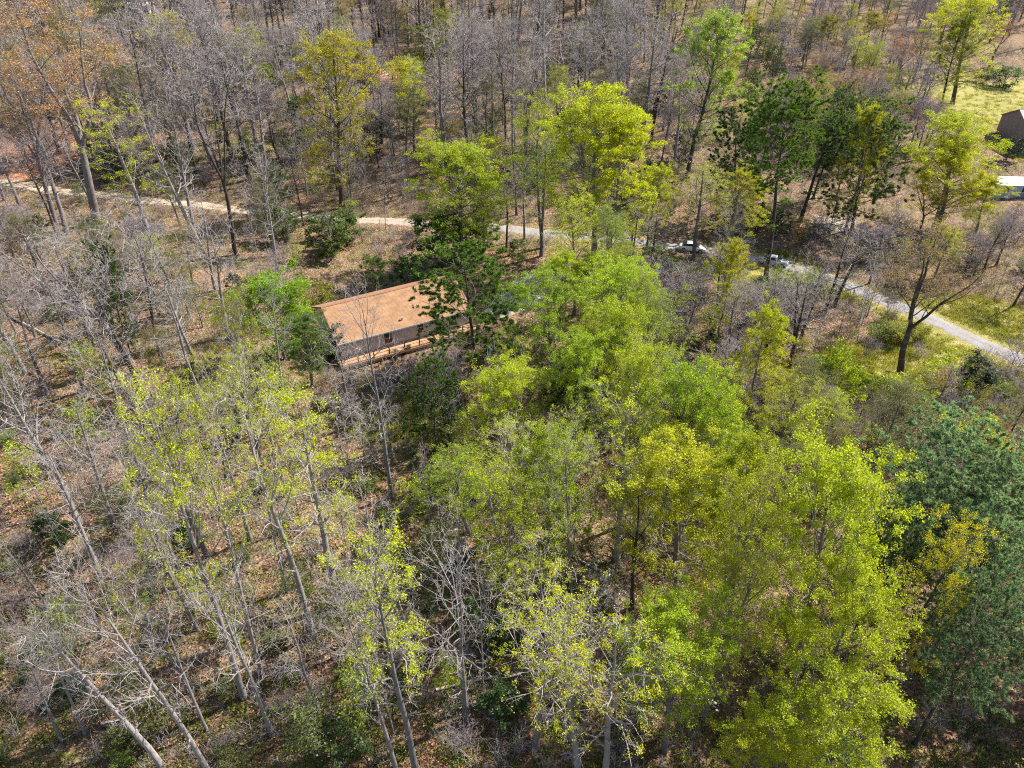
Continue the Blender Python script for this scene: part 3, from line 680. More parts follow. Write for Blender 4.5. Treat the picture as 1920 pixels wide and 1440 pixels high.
# ------------------------------------------------------------------ the trees one can single out (photo position of base, of top, height, crown width in px)
HERO = [
 ('bud', (182, 418), (85, -20), 0, 240, OR_, BK, 'big forked tree with orange buds at the far left, crown touching the top edge'),
 ('bud', (105, 420), (22, 40), 0, 170, OR_, BK, 'leaning tree with thin orange buds beside the left end of the drive'),
 ('bare', (125, 440), (70, 110), 0, 130, YEL, BK, 'bare tree between two orange-budded trees near the left end of the drive'),
 ('sparse', (305, 500), (195, 170), 0, 120, YEL, BKL, 'slim tree with yellowish leaf tufts crossing the drive at left'),
 ('bare', (385, 485), (235, 150), 0, 120, YEL, BKL, 'pale two-stemmed bare tree leaning left across the drive'),
 ('bare', (372, 470), (330, 110), 0, 110, YEL, BKL, 'upright pale bare tree just right of the two-stemmed leaning one'),
 ('gnarl', (441, 478), (402, 75), 0, 150, YEL, BKD, 'dark crooked bare tree beside the drive above the house'),
 ('bare', (503, 345), (455, 130), 0, 100, YEL, BK, 'bare tree standing on the green patch behind the crooked dark tree'),
 ('full', (642, 390), (608, 52), 0, 175, (.38, .37, .02), BKD, 'golden yellow-green tree behind the drive, above the brown roof'),
 ('leafy', None, (300, 24), 17, 130, YEL, BK, 'yellow-leaved crown near the top left, right of the orange trees'),
 ('full', (868, 490), (860, 250), 0, 240, (.38, .47, .008), BK, 'bright lime tree beside the drive, behind the tall pine at the house'),
 ('leafy', (905, 480), (925, 322), 0, 165, (.30, .43, .01), BK, 'green leafy tree tucked between the lime tree and the pine by the house'),
 ('layerpine', (892, 692), (880, 425), 0, 205, PINE, BKD, 'dark pine standing in front of the right end of the brown roof'),
 ('full', (1113, 500), (1085, 160), 0, 190, (.40, .48, .008), BK, 'tall lime-green tree in the middle, largest crown behind the drive'),
 ('leafy', (1140, 500), (1155, 200), 0, 160, YG, BK, 'lime-green tree right against the tallest middle crown, sharing its outline'),
 ('leafy', None, (1232, 300), 14, 85, OL, BK, 'small olive-yellow crown at the right shoulder of the big middle trees'),
 ('olive', (1017, 465), (985, 170), 0, 120, OL, BK, 'thin olive tree left of the big lime trees beside the drive'),
 ('sparse', (1015, 480), (1010, 230), 0, 110, YG2, BK, 'forked tree with few leaves in front of the drive near the middle'),
 ('leafy', (1288, 335), (1345, 18), 0, 140, (.30, .45, .06), BKD, 'light green leaning tree in the back woods, top centre right'),
 ('pine', (1436, 525), (1440, 128), 0, 150, PINE, BKD, 'tallest pine with round dense top and long dark bare trunk'),
 ('layerpine', (1372, 420), (1372, 190), 0, 135, (.055, .105, .03), BKD, 'dark drooping layered pine just left of the tallest pine'),
 ('pine', (1500, 415), (1545, 205), 0, 130, (.075, .14, .03), BKD, 'shorter dark pine between the tallest pine and the feathery pine'),
 ('layerpine', (1597, 430), (1632, 180), 0, 150, (.17, .23, .08), BKD, 'feathery grey-green pine left of the big yellow tree at right'),
 ('leafy', None, (1655, 190), 20, 80, YEL, BK, 'narrow yellow crown peeping over the feathery pine'),
 ('full', (1752, 430), (1800, 205), 0, 290, (.42, .53, .006), BK, 'large bright yellow tree in front of the white-roofed mobile home'),
 ('leafy', (1752, 445), (1762, 262), 0, 190, (.44, .47, .008), BK, 'yellow-green tree pressed against the left side of the large yellow one'),
 ('leafy', None, (1872, 330), 10, 150, (.42, .46, .01), BK, 'low yellow tree spreading below the mobile home at the right edge'),
 ('leafy', None, (1790, 420), 8, 170, (.42, .46, .01), BK, 'low yellow-green tree under the large yellow tree at right'),
 ('full', (1785, 195), (1822, -15), 0, 130, (.46, .58, .01), BKD, 'tall slim yellow tree at the edge of the grassy field, top right'),
 ('leafy', (1765, 200), (1785, 30), 0, 70, (.24, .30, .03), BKD, 'slimmer pale green tree left of the tall one at the field edge'),
 ('bud', (1688, 700), (1735, 420), 0, 190, (.26, .19, .08), BKD, 'dark thick oak with wide forked limbs beside the road at right'),
 ('sapling', (1608, 640), (1625, 470), 0, 70, YG, (.45, .46, .48), 'slender pale white-barked tree by the road at right'),
 ('bare', (1565, 575), (1600, 420), 0, 110, YEL, BKD, 'dark bare tree standing on the near verge left of the road bend'),
 ('bare', (1350, 585), (1362, 430), 0, 120, YEL, BKD, 'dark bare tree below the gap between the two parked cars'),
 ('purple', (1290, 620), (1262, 490), 0, 110, OR_, BKD, 'brownish bare tree below the white sedan'),
 ('leafy', None, (1395, 320), 13, 110, (.40, .43, .012), BK, 'young yellow-green tree in front of the dark drooping pine'),
 ('sparse', None, (1330, 300), 15, 110, OL, BK, 'thin olive tree left of the young yellow-green one near the drive'),
 ('shrub', None, (1597, 640), 7, 85, (.30, .40, .012), BKD, 'tall bright green bush below the pale white-barked tree'),
 ('shrub', None, (1572, 720), 5, 80, (.30, .40, .012), BKD, 'bright green bush right of the grey twiggy thicket'),
 ('shrub', None, (1480, 680), 5, 100, (.25, .24, .03), BKD, 'yellowish bush above the grey twiggy thicket'),
 ('brush', None, (1500, 715), 6, 110, OL, BK, 'rounded grey twiggy thicket at the right, in front of the clearing'),
 ('shrub', None, (1710, 710), 3, 120, (.30, .40, .012), BKD, 'low yellow-green bush at the foot of the thick oak'),
 ('shrub', None, (1790, 680), 3.5, 120, (.30, .40, .012), BKD, 'wide green bush on the bank below the road at right'),
 ('shrub', None, (1850, 775), 3, 120, (.30, .40, .012), BKD, 'yellow-green bush just above the blue-green conifers'),
 ('evergreen', None, (1840, 665), 5, 70, (.02, .04, .015), BKD, 'very dark evergreen bush near the right edge below the road'),
 ('maple', None, (500, 514), 11, 150, GR, BK, 'round vivid green maple at the left end of the house'),
 ('leafy', None, (560, 590), 9, 100, (.10, .18, .02), BK, 'mid-green tree below the vivid maple at the house corner'),
 ('evergreen', None, (622, 607), 5, 50, (.03, .07, .02), BKD, 'small dark evergreen against the left corner of the house'),
 ('olive', None, (410, 545), 17, 105, (.25, .27, .03), BKL, 'soft yellow-green tree left of the vivid maple'),
 ('sparse', None, (465, 640), 17, 110, OL, BKL, 'thin yellow-green tree below the soft yellow one near the maple'),
 ('bare', (735, 935), (658, 490), 0, 125, YEL, (.17, .165, .17), 'tall straight bare tree in front of the brown roof'),
 ('bare', (660, 800), (616, 585), 0, 100, YEL, BK, 'bare tree at the left corner of the house, shorter than its neighbour'),
 ('sparse', (458, 1308), (237, 682), 0, 175, (.40, .47, .012), BKL, 'tall leaning tree with lime leaf tufts, leftmost of the leafy foreground trunks'),
 ('thin', (492, 1265), (325, 668), 0, 150, OL, BKL, 'tall leaning trunk with few leaves, second of the left foreground row'),
 ('thin', (590, 1195), (428, 655), 0, 190, OL, BKL, 'tall leaning trunk with olive leaves, third of the left foreground row'),
 ('sparse', (632, 1135), (535, 715), 0, 170, YG, BKL, 'leaning trunk with lime tufts in front of the house lawn, left'),
 ('bare', (395, 1455), (150, 985), 0, 190, YEL, BKL, 'large leaning bare tree in the bottom left foreground'),
 ('bare', (305, 1440), (70, 1130), 0, 190, YEL, BKL, 'bare tree with broken pale limbs nearest the bottom left corner'),
 ('bare', (147, 978), (-8, 620), 0, 170, YEL, BKL, 'pale bare trunk leaning out of the frame at the left edge'),
 ('gnarl', (242, 680), (95, 405), 0, 260, YEL, (.15, .13, .125), 'huge spreading bare tree with a thick trunk, left of the maple'),
 ('layerpine', (246, 668), (228, 440), 0, 70, (.07, .14, .03), BKD, 'thin small pine growing beside the huge spreading bare tree'),
 ('bare', (335, 570), (260, 370), 0, 100, YEL, BKL, 'bare tree left of the drive slope, above the huge spreading tree'),
 ('bare', (405, 545), (345, 350), 0, 90, YEL, BKL, 'pale bare tree on the slope between the drive and the maple'),
 ('sparse', (783, 1450), (672, 965), 0, 165, YG, (.17, .165, .17), 'twin-looking tree with lime top in the bottom middle left'),
 ('bare', (742, 1440), (640, 1010), 0, 130, YEL, BKL, 'bare leaning tree directly left of the lime-topped tree at the bottom'),
 ('bare', (190, 1195), (112, 1020), 0, 80, YEL, BKL, 'thin pale trunk at lower left, behind the large leaning bare tree'),
 ('bare', (387, 1368), (238, 1035), 0, 100, YEL, BKL, 'slim straight trunk just right of the large leaning bare tree'),
 ('bare', (323, 1136), (255, 940), 0, 70, YEL, BK, 'short slim trunk ending on open litter left of the leafy foreground row'),
 ('bare', (367, 1146), (288, 920), 0, 75, YEL, BKL, 'slim grey trunk beside the short one on open litter, its right neighbour'),
 ('bare', (117, 1390), (5, 1200), 0, 90, YEL, BK, 'dark slim trunk leaning left near the bottom left corner'),
 ('bare', (160, 1376), (45, 1120), 0, 90, YEL, BKL, 'pale slim trunk right of the dark one near the bottom left corner'),
 ('bare', (88, 1140), (-10, 960), 0, 80, YEL, BK, 'thin trunk leaning toward the left edge at lower left'),
 ('bare', (540, 1110), (455, 860), 0, 80, YEL, BKL, 'slim bare trunk between the third and fourth leafy leaning trunks'),
 ('sapling', (1452, 560), (1455, 470), 0, 50, YEL, BKD, 'dark thin sapling in front of the blue-grey sedan'),
 ('bare', (330, 1100), (215, 830), 0, 130, YEL, BK, 'thin bare trunk between the leafy foreground trunks at left'),
 ('bare', (370, 1180), (235, 880), 0, 110, YEL, BK, 'short leaning bare trunk in shade among the left foreground row'),
 ('full', (935, 905), (935, 680), 0, 165, (.38, .52, .006), BK, 'fresh lime tree in the middle, just below the pine at the house'),
 ('olive', (880, 1000), (850, 830), 0, 130, (.28, .42, .01), BK, 'low green tree at the left foot of the fresh lime tree'),
 ('full', (1143, 715), (1118, 490), 0, 175, (.36, .50, .008), BK, 'broad lime tree right of the house, before the gravel pad'),
 ('full', (1040, 760), (1015, 500), 0, 150, (.24, .36, .012), BK, 'mid-green tree between the pine and the broad lime tree'),
 ('full', None, (1290, 668), 20, 185, (.30, .44, .01), BK, 'bright green tree in the centre right, behind the front yellow trees'),
 ('full', None, (1205, 640), 20, 125, (.32, .42, .012), BK, 'soft lime tree between the broad lime tree and the bright green one'),
 ('leafy', None, (1055, 468), 12, 95, (.38, .48, .008), BK, 'small lime tree standing between the gravel pad and the drive'),
 ('layerpine', None, (1100, 680), 13, 125, (.08, .15, .03), BKD, 'short dark pine among the lime trees in the centre'),
 ('layerpine', (815, 850), (835, 660), 0, 110, (.075, .15, .03), BKD, 'thin dark pine below the deck, left of the fresh lime tree'),
 ('full', (1270, 1130), (1268, 825), 0, 215, (.40, .48, .008), BK, 'yellow-green tree in the lower middle right, round-topped'),
 ('full', (1492, 1265), (1555, 795), 0, 245, (.35, .46, .008), BK, 'largest yellow-green foreground tree with a dark forked trunk'),
 ('full', None, (1640, 1060), 19, 205, (.37, .47, .008), BK, 'yellow-green crown right of the large forked foreground tree'),
 ('full', None, (1085, 625), 17, 140, (.28, .42, .01), BK, 'fresh green crown below the broad lime tree, before the short dark pine'),
 ('full', None, (1175, 560), 18, 125, (.34, .46, .01), BK, 'lime crown on the right shoulder of the broad lime tree by the pad'),
 ('full', None, (1350, 735), 17, 130, (.34, .46, .01), BK, 'lime crown on the right of the bright green centre tree'),
 ('olive', None, (1415, 1010), 18, 160, (.36, .42, .012), BK, 'thin olive-lime crown lower between the round tree and the largest forked one'),
 ('olive', None, (1480, 700), 14, 130, (.28, .34, .02), BK, 'dull olive tree behind the largest yellow-green foreground tree'),
 ('olive', None, (1420, 850), 22, 150, OL, BK, 'thin olive crown between the two front yellow-green trees'),
 ('full', None, (1310, 1140), 15, 220, (.37, .48, .008), BK, 'low yellow-green tree at the bottom, right of the white blossom'),
 ('full', None, (1600, 1270), 15, 235, (.35, .44, .008), BK, 'low yellow-green tree at the bottom edge beneath the forked one'),
 ('full', None, (1450, 1330), 12, 190, (.38, .48, .007), BK, 'yellow-green tree at the very bottom between two brighter crowns'),
 ('sparse', (1075, 1180), (1085, 770), 0, 150, OL, BK, 'grey-trunked tree with sparse yellow leaves in the lower middle'),
 ('olive', (975, 1200), (935, 850), 0, 170, (.34, .42, .012), BK, 'sparse green tree left of the grey-trunked tree, lower middle'),
 ('thin', (1185, 1140), (1190, 860), 0, 120, OL, BKD, 'dark straight trunk with thin leaves left of the round yellow-green tree'),
 ('thin', (1030, 1260), (985, 985), 0, 150, OL, BK, 'forked bare-looking tree with a few leaves above the bottom blossom'),
 ('thin', (1085, 1470), (1060, 1130), 0, 240, YG, BKL, 'wide-branched tree with yellow buds at the bottom centre'),
 ('thin', (1130, 1480), (1185, 1160), 0, 220, YG, BKL, 'budding tree at the bottom right behind the white blossom'),
 ('dogwood', None, (1130, 1080), 8, 120, YG, BK, 'white-blossomed small tree in the lower middle, upper of two'),
 ('dogwood', None, (1205, 1195), 9, 160, YG, BK, 'white-blossomed tree nearest the bottom, wider than the other'),
 ('conifer', None, (1862, 755), 20, 235, BPINE, BKD, 'big blue-green conifer at the right edge, topmost of the clump'),
 ('conifer', None, (1765, 850), 19, 190, BPINE, BKD, 'blue-green conifer on the left side of the right-edge clump'),
 ('conifer', None, (1905, 930), 18, 200, BPINE, BKD, 'blue-green conifer cut by the right edge, middle of the clump'),
 ('conifer', None, (1705, 960), 16, 170, (.26, .38, .13), BKD, 'lighter green conifer right of the largest yellow-green tree'),
 ('conifer', None, (1925, 1060), 18, 190, (.18, .28, .15), BKD, 'dark shaded conifer low at the right edge'),
 ('conifer', None, (1930, 830), 19, 180, BPINE, BKD, 'conifer just outside the right edge with branches reaching in'),
 ('olive', None, (1825, 960), 20, 130, (.36, .39, .012), BKD, 'yellowish deciduous tree growing in front of the conifer clump'),
 ('conifer', None, (1600, 1420), 9, 150, (.2, .32, .08), BKD, 'small light green conifer at the bottom edge, right'),
 ('bare', (868, 200), (885, 60), 0, 90, YEL, BKD, 'dark bare tree in the back woods above the drive, middle'),
 ('purple', (892, 275), (880, 90), 0, 100, YEL, BK, 'purple-grey bare tree in the back woods, upper middle'),
 ('gnarl', (1062, 175), (1050, 45), 0, 130, YEL, BKL, 'pale fan-shaped bare tree behind the tallest lime crown'),
 ('bare', (957, 140), (972, -20), 0, 80, YEL, BKD, 'dark trunk reaching the top edge, upper middle'),
 ('bare', (1175, 205), (1180, -10), 0, 90, YEL, BKD, 'dark straight trunk of the back woods, left of the forked pair'),
 ('bare', (1203, 255), (1215, 70), 0, 80, YEL, BKD, 'slim dark trunk in the forked pair behind the lime trees'),
 ('bare', (1225, 218), (1262, 10), 0, 120, YEL, BKD, 'dark leaning trunk, right of the forked pair in the back woods'),
 ('gnarl', (640, 130), (622, 40), 0, 110, YEL, BKD, 'dark spreading bare tree right of the golden tree top, back woods'),
 ('gnarl', (345, 40), (335, -70), 0, 150, YEL, BKD, 'dark spreading limbs cut by the top edge, left'),
 ('bare', (240, 135), (195, 20), 0, 90, YEL, BKD, 'dark leaning bare trunk right of the orange crowns, top left'),
 ('leafy', None, (795, 45), 14, 75, (.17, .22, .03), BK, 'small green-topped tree in the back woods, upper middle left'),
 ('evergreen', None, (820, 65), 9, 75, (.05, .10, .025), BKD, 'dark green evergreen beside the small green-topped back tree'),
 ('leafy', None, (1565, 28), 12, 70, (.24, .25, .02), BK, 'yellow tree in the far woods left of the tall field-edge tree'),
 ('leafy', None, (1645, 20), 13, 50, (.26, .28, .025), BK, 'narrow yellow tree in the far woods, second left of the field-edge tree'),
 ('bud', None, (1710, 60), 12, 90, (.42, .22, .09), BK, 'orange-brown budding tree left of the slim field-edge trees'),
 ('bud', None, (1600, 120), 12, 80, (.38, .22, .08), BK, 'orange-tinted tree in the scrub above the feathery pine'),
 ('bud', None, (1545, 95), 11, 70, (.38, .24, .07), BK, 'ochre budding tree in the far scrub above the short dark pine'),
 ('bud', None, (1890, 30), 13, 90, (.36, .2, .07), BK, 'orange-brown tree in the top right corner'),
 ('bud', None, (1760, 330), 10, 120, (.30, .17, .08), BKD, 'brownish budding tree at the left foot of the large yellow tree'),
 ('shrub', None, (1895, 118), 6, 70, (.06, .12, .03), BKD, 'dark green round bush at the top of the grassy field'),
 ('shrub', None, (1850, 125), 4, 60, (.08, .14, .03), BKD, 'green bush at the field edge left of the round dark one'),
 ('evergreen', None, (1905, 255), 5, 40, (.02, .035, .015), BKD, 'dark shrub against the wall of the dark house'),
 ('leafy', None, (700, 485), 6, 65, (.09, .17, .02), BKD, 'green bush-like tree behind the roof ridge, left'),
 ('evergreen', None, (760, 475), 6, 60, (.05, .11, .02), BKD, 'darker evergreen behind the roof ridge, right'),
 ('shrub', None, (590, 535), 4, 60, (.2, .22, .02), BKD, 'yellowish bush between the maple and the roof'),
 ('evergreen', None, (820, 395), 9, 110, (.07, .14, .02), BKD, 'green evergreen under the lime tree beside the drive'),
 ('evergreen', None, (520, 385), 6, 70, (.06, .11, .025), BKD, 'evergreen shrub beside the drive below the golden tree'),
 ('evergreen', None, (610, 400), 7, 90, (.08, .13, .03), BKD, 'grey-green evergreen clump at the drive, above the roof'),
 ('evergreen', None, (690, 205), 8, 90, (.035, .06, .025), BKD, 'dark evergreen mound right of the golden tree'),
 ('shrub', None, (462, 250), 5, 70, (.16, .24, .02), BKD, 'bright green bush on the grassy patch at upper left'),
]
for hkey, hb, ht, hh, hw_, lc, bc, lab in HERO: hero(hkey, hb, ht, hh, hw_, lc, bc, lab)

# ------------------------------------------------------------------ the rest of the woods: copies set out over the ground, labelled by what they stand beside
ORD = ['leftmost', 'second from left', 'third from left', 'fourth from left', 'fifth from left', 'sixth from left', 'seventh from left', 'eighth from left', 'ninth from left', 'tenth from left',
       'eleventh from left', 'twelfth from left', 'thirteenth from left', 'fourteenth from left', 'fifteenth from left', 'sixteenth from left', 'seventeenth from left', 'eighteenth from left', 'nineteenth from left', 'twentieth from left'] + ['twenty-%s from left' % q for q in 'first second third fourth fifth sixth seventh eighth ninth'.split()] + ['thirtieth from left'] + ['thirty-%s from left' % q for q in 'first second third fourth fifth sixth seventh eighth ninth'.split()]
ROWS = [(60, 'along the top edge'), (110, 'in the farthest woods'), (165, 'deep in back woods'), (225, 'in the back woods'), (300, 'well behind the drive'), (372, 'just behind the drive'), (470, 'beside the drive'), (570, 'level with the roof'), (680, 'level with the deck'),
        (800, 'level with the lawn'), (920, 'below the lawn'), (1040, 'in the lower woods'), (1160, 'in the near woods'), (1300, 'in the front rows'), (9999, 'at the bottom edge')]
COLS = [(180, 'at far left'), (380, 'well left'), (560, "in the maple's line"), (740, "in the roof's line"), (930, "in the deck pine's line"), (1120, "in the gravel pad's line"),
        (1320, "in the white sedan's line"), (1500, "in the tallest pine's line"), (1680, "in the feathery pine's line"), (9999, 'at far right')]
LOOK = {'leafy': 'yellow-green leafy tree', 'olive': 'olive half-leafed tree', 'sparse': 'thin-leaved tree', 'backbare': 'bare grey tree', 'thin': 'thin-leaved tree', 'bare': 'bare grey tree', 'gnarl': 'spreading bare tree', 'purple': 'slender purplish tree', 'bud': 'orange-budded tree', 'pine': 'dark pine tree',
        'conifer': 'dense green conifer', 'evergreen': 'dark evergreen shrub', 'sapling': 'thin bare sapling', 'leafsap': 'small leafing sapling', 'shrub': 'low leafy shrub', 'brush': 'grey twiggy bush', 'dogwood': 'white blossoming tree'}
AUTO = []
def clear_of(x, y, key, gap):
    if road_d(np.array([x]), np.array([y]))[0] < (2.6 if key in ('bare', 'purple', 'sapling') else 3.2): return False
    if pad_d(np.array([x]), np.array([y]))[0] < 5.0: return False
    if house_in(x, y, 1.6): return False
    for q in TREES:
        dx, dy = q[1] - x, q[2] - y
        if dx * dx + dy * dy < gap * gap: return False
    return True
def hides(x, y, h, wd, z):
    """does a tree here stand in front of the roof, the deck, the cars or the drive?"""
    tx, ty, d = proj(x, y, z + h); bx, by, _ = proj(x, y, z); r = wd / 2 * FPX / d
    for (x0, y0, x1, y1) in ((585, 530, 880, 670), (1265, 448, 1330, 476), (650, 690, 800, 800), (950, 520, 1030, 600), (1425, 480, 1480, 505), (1840, 150, 1920, 370)):
        if tx + r > x0 and tx - r < x1 and ty < y1 and by > y0: return True
    for (x0, y0, x1, y1) in ((80, 345, 440, 395), (690, 400, 750, 425), (1600, 530, 1920, 680)):
        if tx + r > x0 and tx - r < x1 and ty < y1 and by > y0 and random.random() < .75: return True
    return False
def scatter(key, region, n, hr, wr, cols, barks, gap, tries=40, allow=.0):
    x0, y0, x1, y1 = region; k = 0
    for _ in range(n * tries):
        if k >= n: break
        px, py = random.uniform(x0, x1), random.uniform(y0, y1)
        x, y, z = unproj(px, py)
        h = random.uniform(*hr); wd = h * random.uniform(*wr)
        if not clear_of(x, y, key, gap): continue
        if random.random() > allow and hides(x, y, h, wd, z): continue
        if key not in ('shrub', 'brush') and cover(np.array([x]), np.array([y]))[0][0] > .55 : continue
        c = random.choice(cols); f = random.uniform(.8, 1.2)
        t = put(key, x, y, h, wd, tuple(v * f for v in c), random.choice(barks), None, random.randrange(9), (random.gauss(0, .025), random.gauss(0, .025)))
        AUTO.append((key, x, y, h, t)); k += 1
    return k
for cx_, cy_, ch_ in ((41, 30, 19), (46, 35, 21), (49, 27, 20)): put('conifer', cx_, cy_, ch_, 9.5, BPINE, BKD, f'unseen conifer added beyond the right edge to shade the corner, {dict([(41, "nearest"), (46, "middle"), (49, "outermost")])[cx_]} one')  # unseen trees, added only to throw shade on the bottom right corner
random.seed(4)
GB = [BK, BKL, BKD]
# top band: the wooded rise
scatter('backbare', (-60, 0, 1250, 110), 112, (19, 28), (.28, .42), [YEL], GB, 2.6)
scatter('purple', (-60, -25, 1960, 110), 100, (16, 27), (.3, .45), [YEL], [BK, BKD], 2.6)
scatter('backbare', (-40, 110, 1330, 340), 78, (16, 27), (.28, .42), [YEL], [BK, BKD, BKD, BKL], 3.2)
scatter('purple', (100, 110, 1330, 330), 55, (10, 17), (.34, .52), [YEL], [BK, BKD], 2.6)
scatter('olive', (0, 0, 1300, 330), 62, (9, 18), (.35, .5), [OL, OLP, OLP, (.16, .24, .03), (.26, .25, .07)], [BK], 2.8)
scatter('olive', (0, -25, 1330, 120), 34, (14, 24), (.32, .44), [(.38, .42, .03), (.33, .38, .06), (.40, .35, .09)], [BK, BKD], 2.6)
scatter('purple', (1420, 0, 1740, 330), 70, (8, 12), (.5, .7), [YEL], [BK], 2.2)
scatter('bud', (1450, 0, 1760, 330), 28, (7, 11), (.45, .65), [(.42, .26, .11), (.38, .30, .09), (.40, .22, .11)], [BK], 2.4)
scatter('olive', (1330, 0, 1760, 300), 40, (8, 13), (.45, .6), [OL, (.32, .34, .04), OLP], [BK], 2.4)
scatter('leafy', (1330, 10, 1740, 190), 7, (8, 12), (.3, .42), [YEL, (.2, .24, .03)], [BK], 3)
scatter('purple', (1700, -20, 1960, 85), 26, (9, 14), (.45, .6), [YEL], [BK], 2.4, allow=.6)
scatter('olive', (1700, -20, 1960, 85), 12, (9, 14), (.45, .6), [OLP, OL], [BK], 2.4, allow=.6)
scatter('conifer', (1840, -10, 1960, 70), 5, (10, 15), (.35, .5), [(.10, .18, .05)], [BKD], 3, allow=.6)
scatter('bud', (-40, 0, 200, 250), 7, (12, 17), (.45, .6), [OR_], [BK], 4)
scatter('leafy', (-40, 0, 240, 260), 6, (9, 13), (.4, .55), [YEL, OL], [BK], 4)
scatter('evergreen', (0, 60, 1330, 400), 46, (3, 8), (.65, .95), [(.05, .095, .03), (.075, .12, .04), (.06, .10, .045)], [BKD], 2.2)
scatter('conifer', (1300, 10, 1600, 200), 6, (8, 13), (.4, .5), [(.10, .18, .05)], [BKD], 3)
scatter('pine', (1330, 200, 1720, 420), 3, (16, 20), (.28, .36), [(.10, .18, .05)], [BKD], 4)
# middle band
scatter('purple', (-60, 330, 560, 640), 15, (8, 14), (.4, .6), [YEL], [BK], 2.8)
scatter('bare', (-60, 380, 560, 760), 20, (13, 20), (.3, .45), [YEL], GB, 3.4)
scatter('leafy', (980, 620, 1420, 1200), 5, (13, 21), (.3, .4), [YG, (.30, .40, .01), (.40, .43, .01)], [BK], 3.6)
scatter('olive', (80, 400, 600, 560), 8, (7, 12), (.4, .55), [OL, OLP], [BK], 3)
scatter('bare', (1180, 470, 1560, 720), 16, (9, 14), (.38, .55), [YEL], [BKD, BK], 3)
scatter('purple', (1190, 480, 1900, 830), 26, (6, 10), (.45, .65), [YEL], [BKD], 2.4)
scatter('bare', (-40, 760, 900, 1440), 15, (12, 20), (.27, .4), [YEL], [BK, BKL], 3.2)
scatter('thin', (300, 800, 1250, 1440), 12, (12, 19), (.3, .42), [OL, YG], [BK, BKL], 3.4)
scatter('olive', (-20, 480, 420, 800), 12, (6, 10), (.45, .6), [OLP, (.2, .2, .06)], [BK], 3)
scatter('olive', (1000, 560, 1330, 900), 8, (12, 18), (.34, .46), [OL, (.2, .28, .03)], [BK], 3.6)
scatter('olive', (1330, 760, 1700, 1000), 7, (9, 14), (.4, .5), [OL, OLP], [BK], 3.4)
scatter('leafsap', (-40, 420, 1300, 1440), 56, (4, 8), (.4, .6), [OLP, OL, (.25, .32, .03)], [BK], 1.6)
scatter('leafsap', (1180, 420, 1920, 900), 40, (3, 6), (.5, .7), [OLP, OL, (.32, .24, .07)], [BKD], 1.6, allow=.1)
scatter('leafsap', (0, 60, 1320, 400), 60, (4, 8), (.5, .7), [OLP, OL, (.34, .26, .07), (.2, .2, .06)], [BK], 1.8)
scatter('sapling', (-60, 380, 1300, 1440), 60, (7, 14), (.14, .24), [YEL], [BK, BKL], 1.4)
scatter('sapling', (1490, 490, 1920, 700), 18, (5, 9), (.3, .45), [YEL], [BKD, BK], 1.6, allow=1)
scatter('sapling', (640, 640, 860, 900), 14, (4, 8), (.4, .5), [YEL], [BK, BKL], 1.2, allow=1)
scatter('sapling', (-40, 20, 1300, 380), 120, (6, 11), (.35, .5), [YEL], [BK], 1.6)
scatter('brush', (620, 650, 860, 760), 16, (2, 3.2), (.8, 1.1), [OL], [BK], 1.2, allow=1)
scatter('brush', (1190, 440, 1920, 900), 50, (2, 5), (.8, 1.2), [OL], [BKD], 1.6, allow=.15)
scatter('sapling', (430, 320, 1010, 480), 22, (5, 10), (.25, .4), [YEL], [BK, BKD], 1.6, allow=.35)
scatter('bare', (430, 330, 1010, 480), 9, (11, 17), (.28, .4), [YEL], [BK, BKD], 2.6, allow=.15)
scatter('brush', (430, 330, 1010, 490), 22, (1.5, 3.2), (.8, 1.2), [OL], [BKD], 1.6, allow=.4)
scatter('evergreen', (440, 300, 1000, 480), 9, (2.5, 6), (.65, .95), [(.06, .11, .03), (.09, .14, .05)], [BKD], 2.2, allow=.3)
scatter('brush', (-60, 380, 900, 1440), 26, (1.6, 3.5), (.8, 1.2), [OL], [BK], 1.6)
scatter('brush', (0, 60, 1320, 380), 80, (2, 4.5), (.8, 1.2), [OL], [BK], 1.8)
scatter('shrub', (-60, 380, 1300, 1440), 60, (.7, 1.8), (1, 1.6), [OLP, (.15, .2, .04), (.1, .14, .04)], [BKD], 1.6)
scatter('shrub', (1190, 480, 1920, 900), 40, (1, 3), (1, 1.5), [(.22, .3, .025), (.3, .32, .04), (.14, .19, .04)], [BKD], 1.6, allow=.2)
scatter('evergreen', (-40, 400, 1300, 1440), 30, (1.6, 4), (.6, .9), [(.05, .095, .03), (.09, .14, .05)], [BKD], 1.8)
scatter('evergreen', (1200, 430, 1560, 760), 12, (2.5, 5), (.6, .9), [(.065, .10, .045), (.10, .14, .06)], [BKD], 1.8)
# labels: look, row, neighbours and order from the left
cells = {}
for a in AUTO:
    px, py, _ = proj(a[1], a[2], float(zf(a[1], a[2])))
    big = 'tall ' if a[3] > 17 else ''
    rw = next(r for m_, r in ROWS if py < m_); cl = next(c_ for m_, c_ in COLS if px < m_)
    cells.setdefault((big + LOOK[a[0]], rw, cl), []).append((px, a[4]))
for (lk, rw, cl), L in cells.items():
    L.sort(key=lambda q: q[0])
    for i, (_, t) in enumerate(L):
        t['label'] = f"{lk} {rw}, {cl}" + (f", {ORD[i]}" if len(L) > 1 else '')
print('trees', len(TREES), {k: sum(1 for q in TREES if q[0] == k) for k in PROTO})

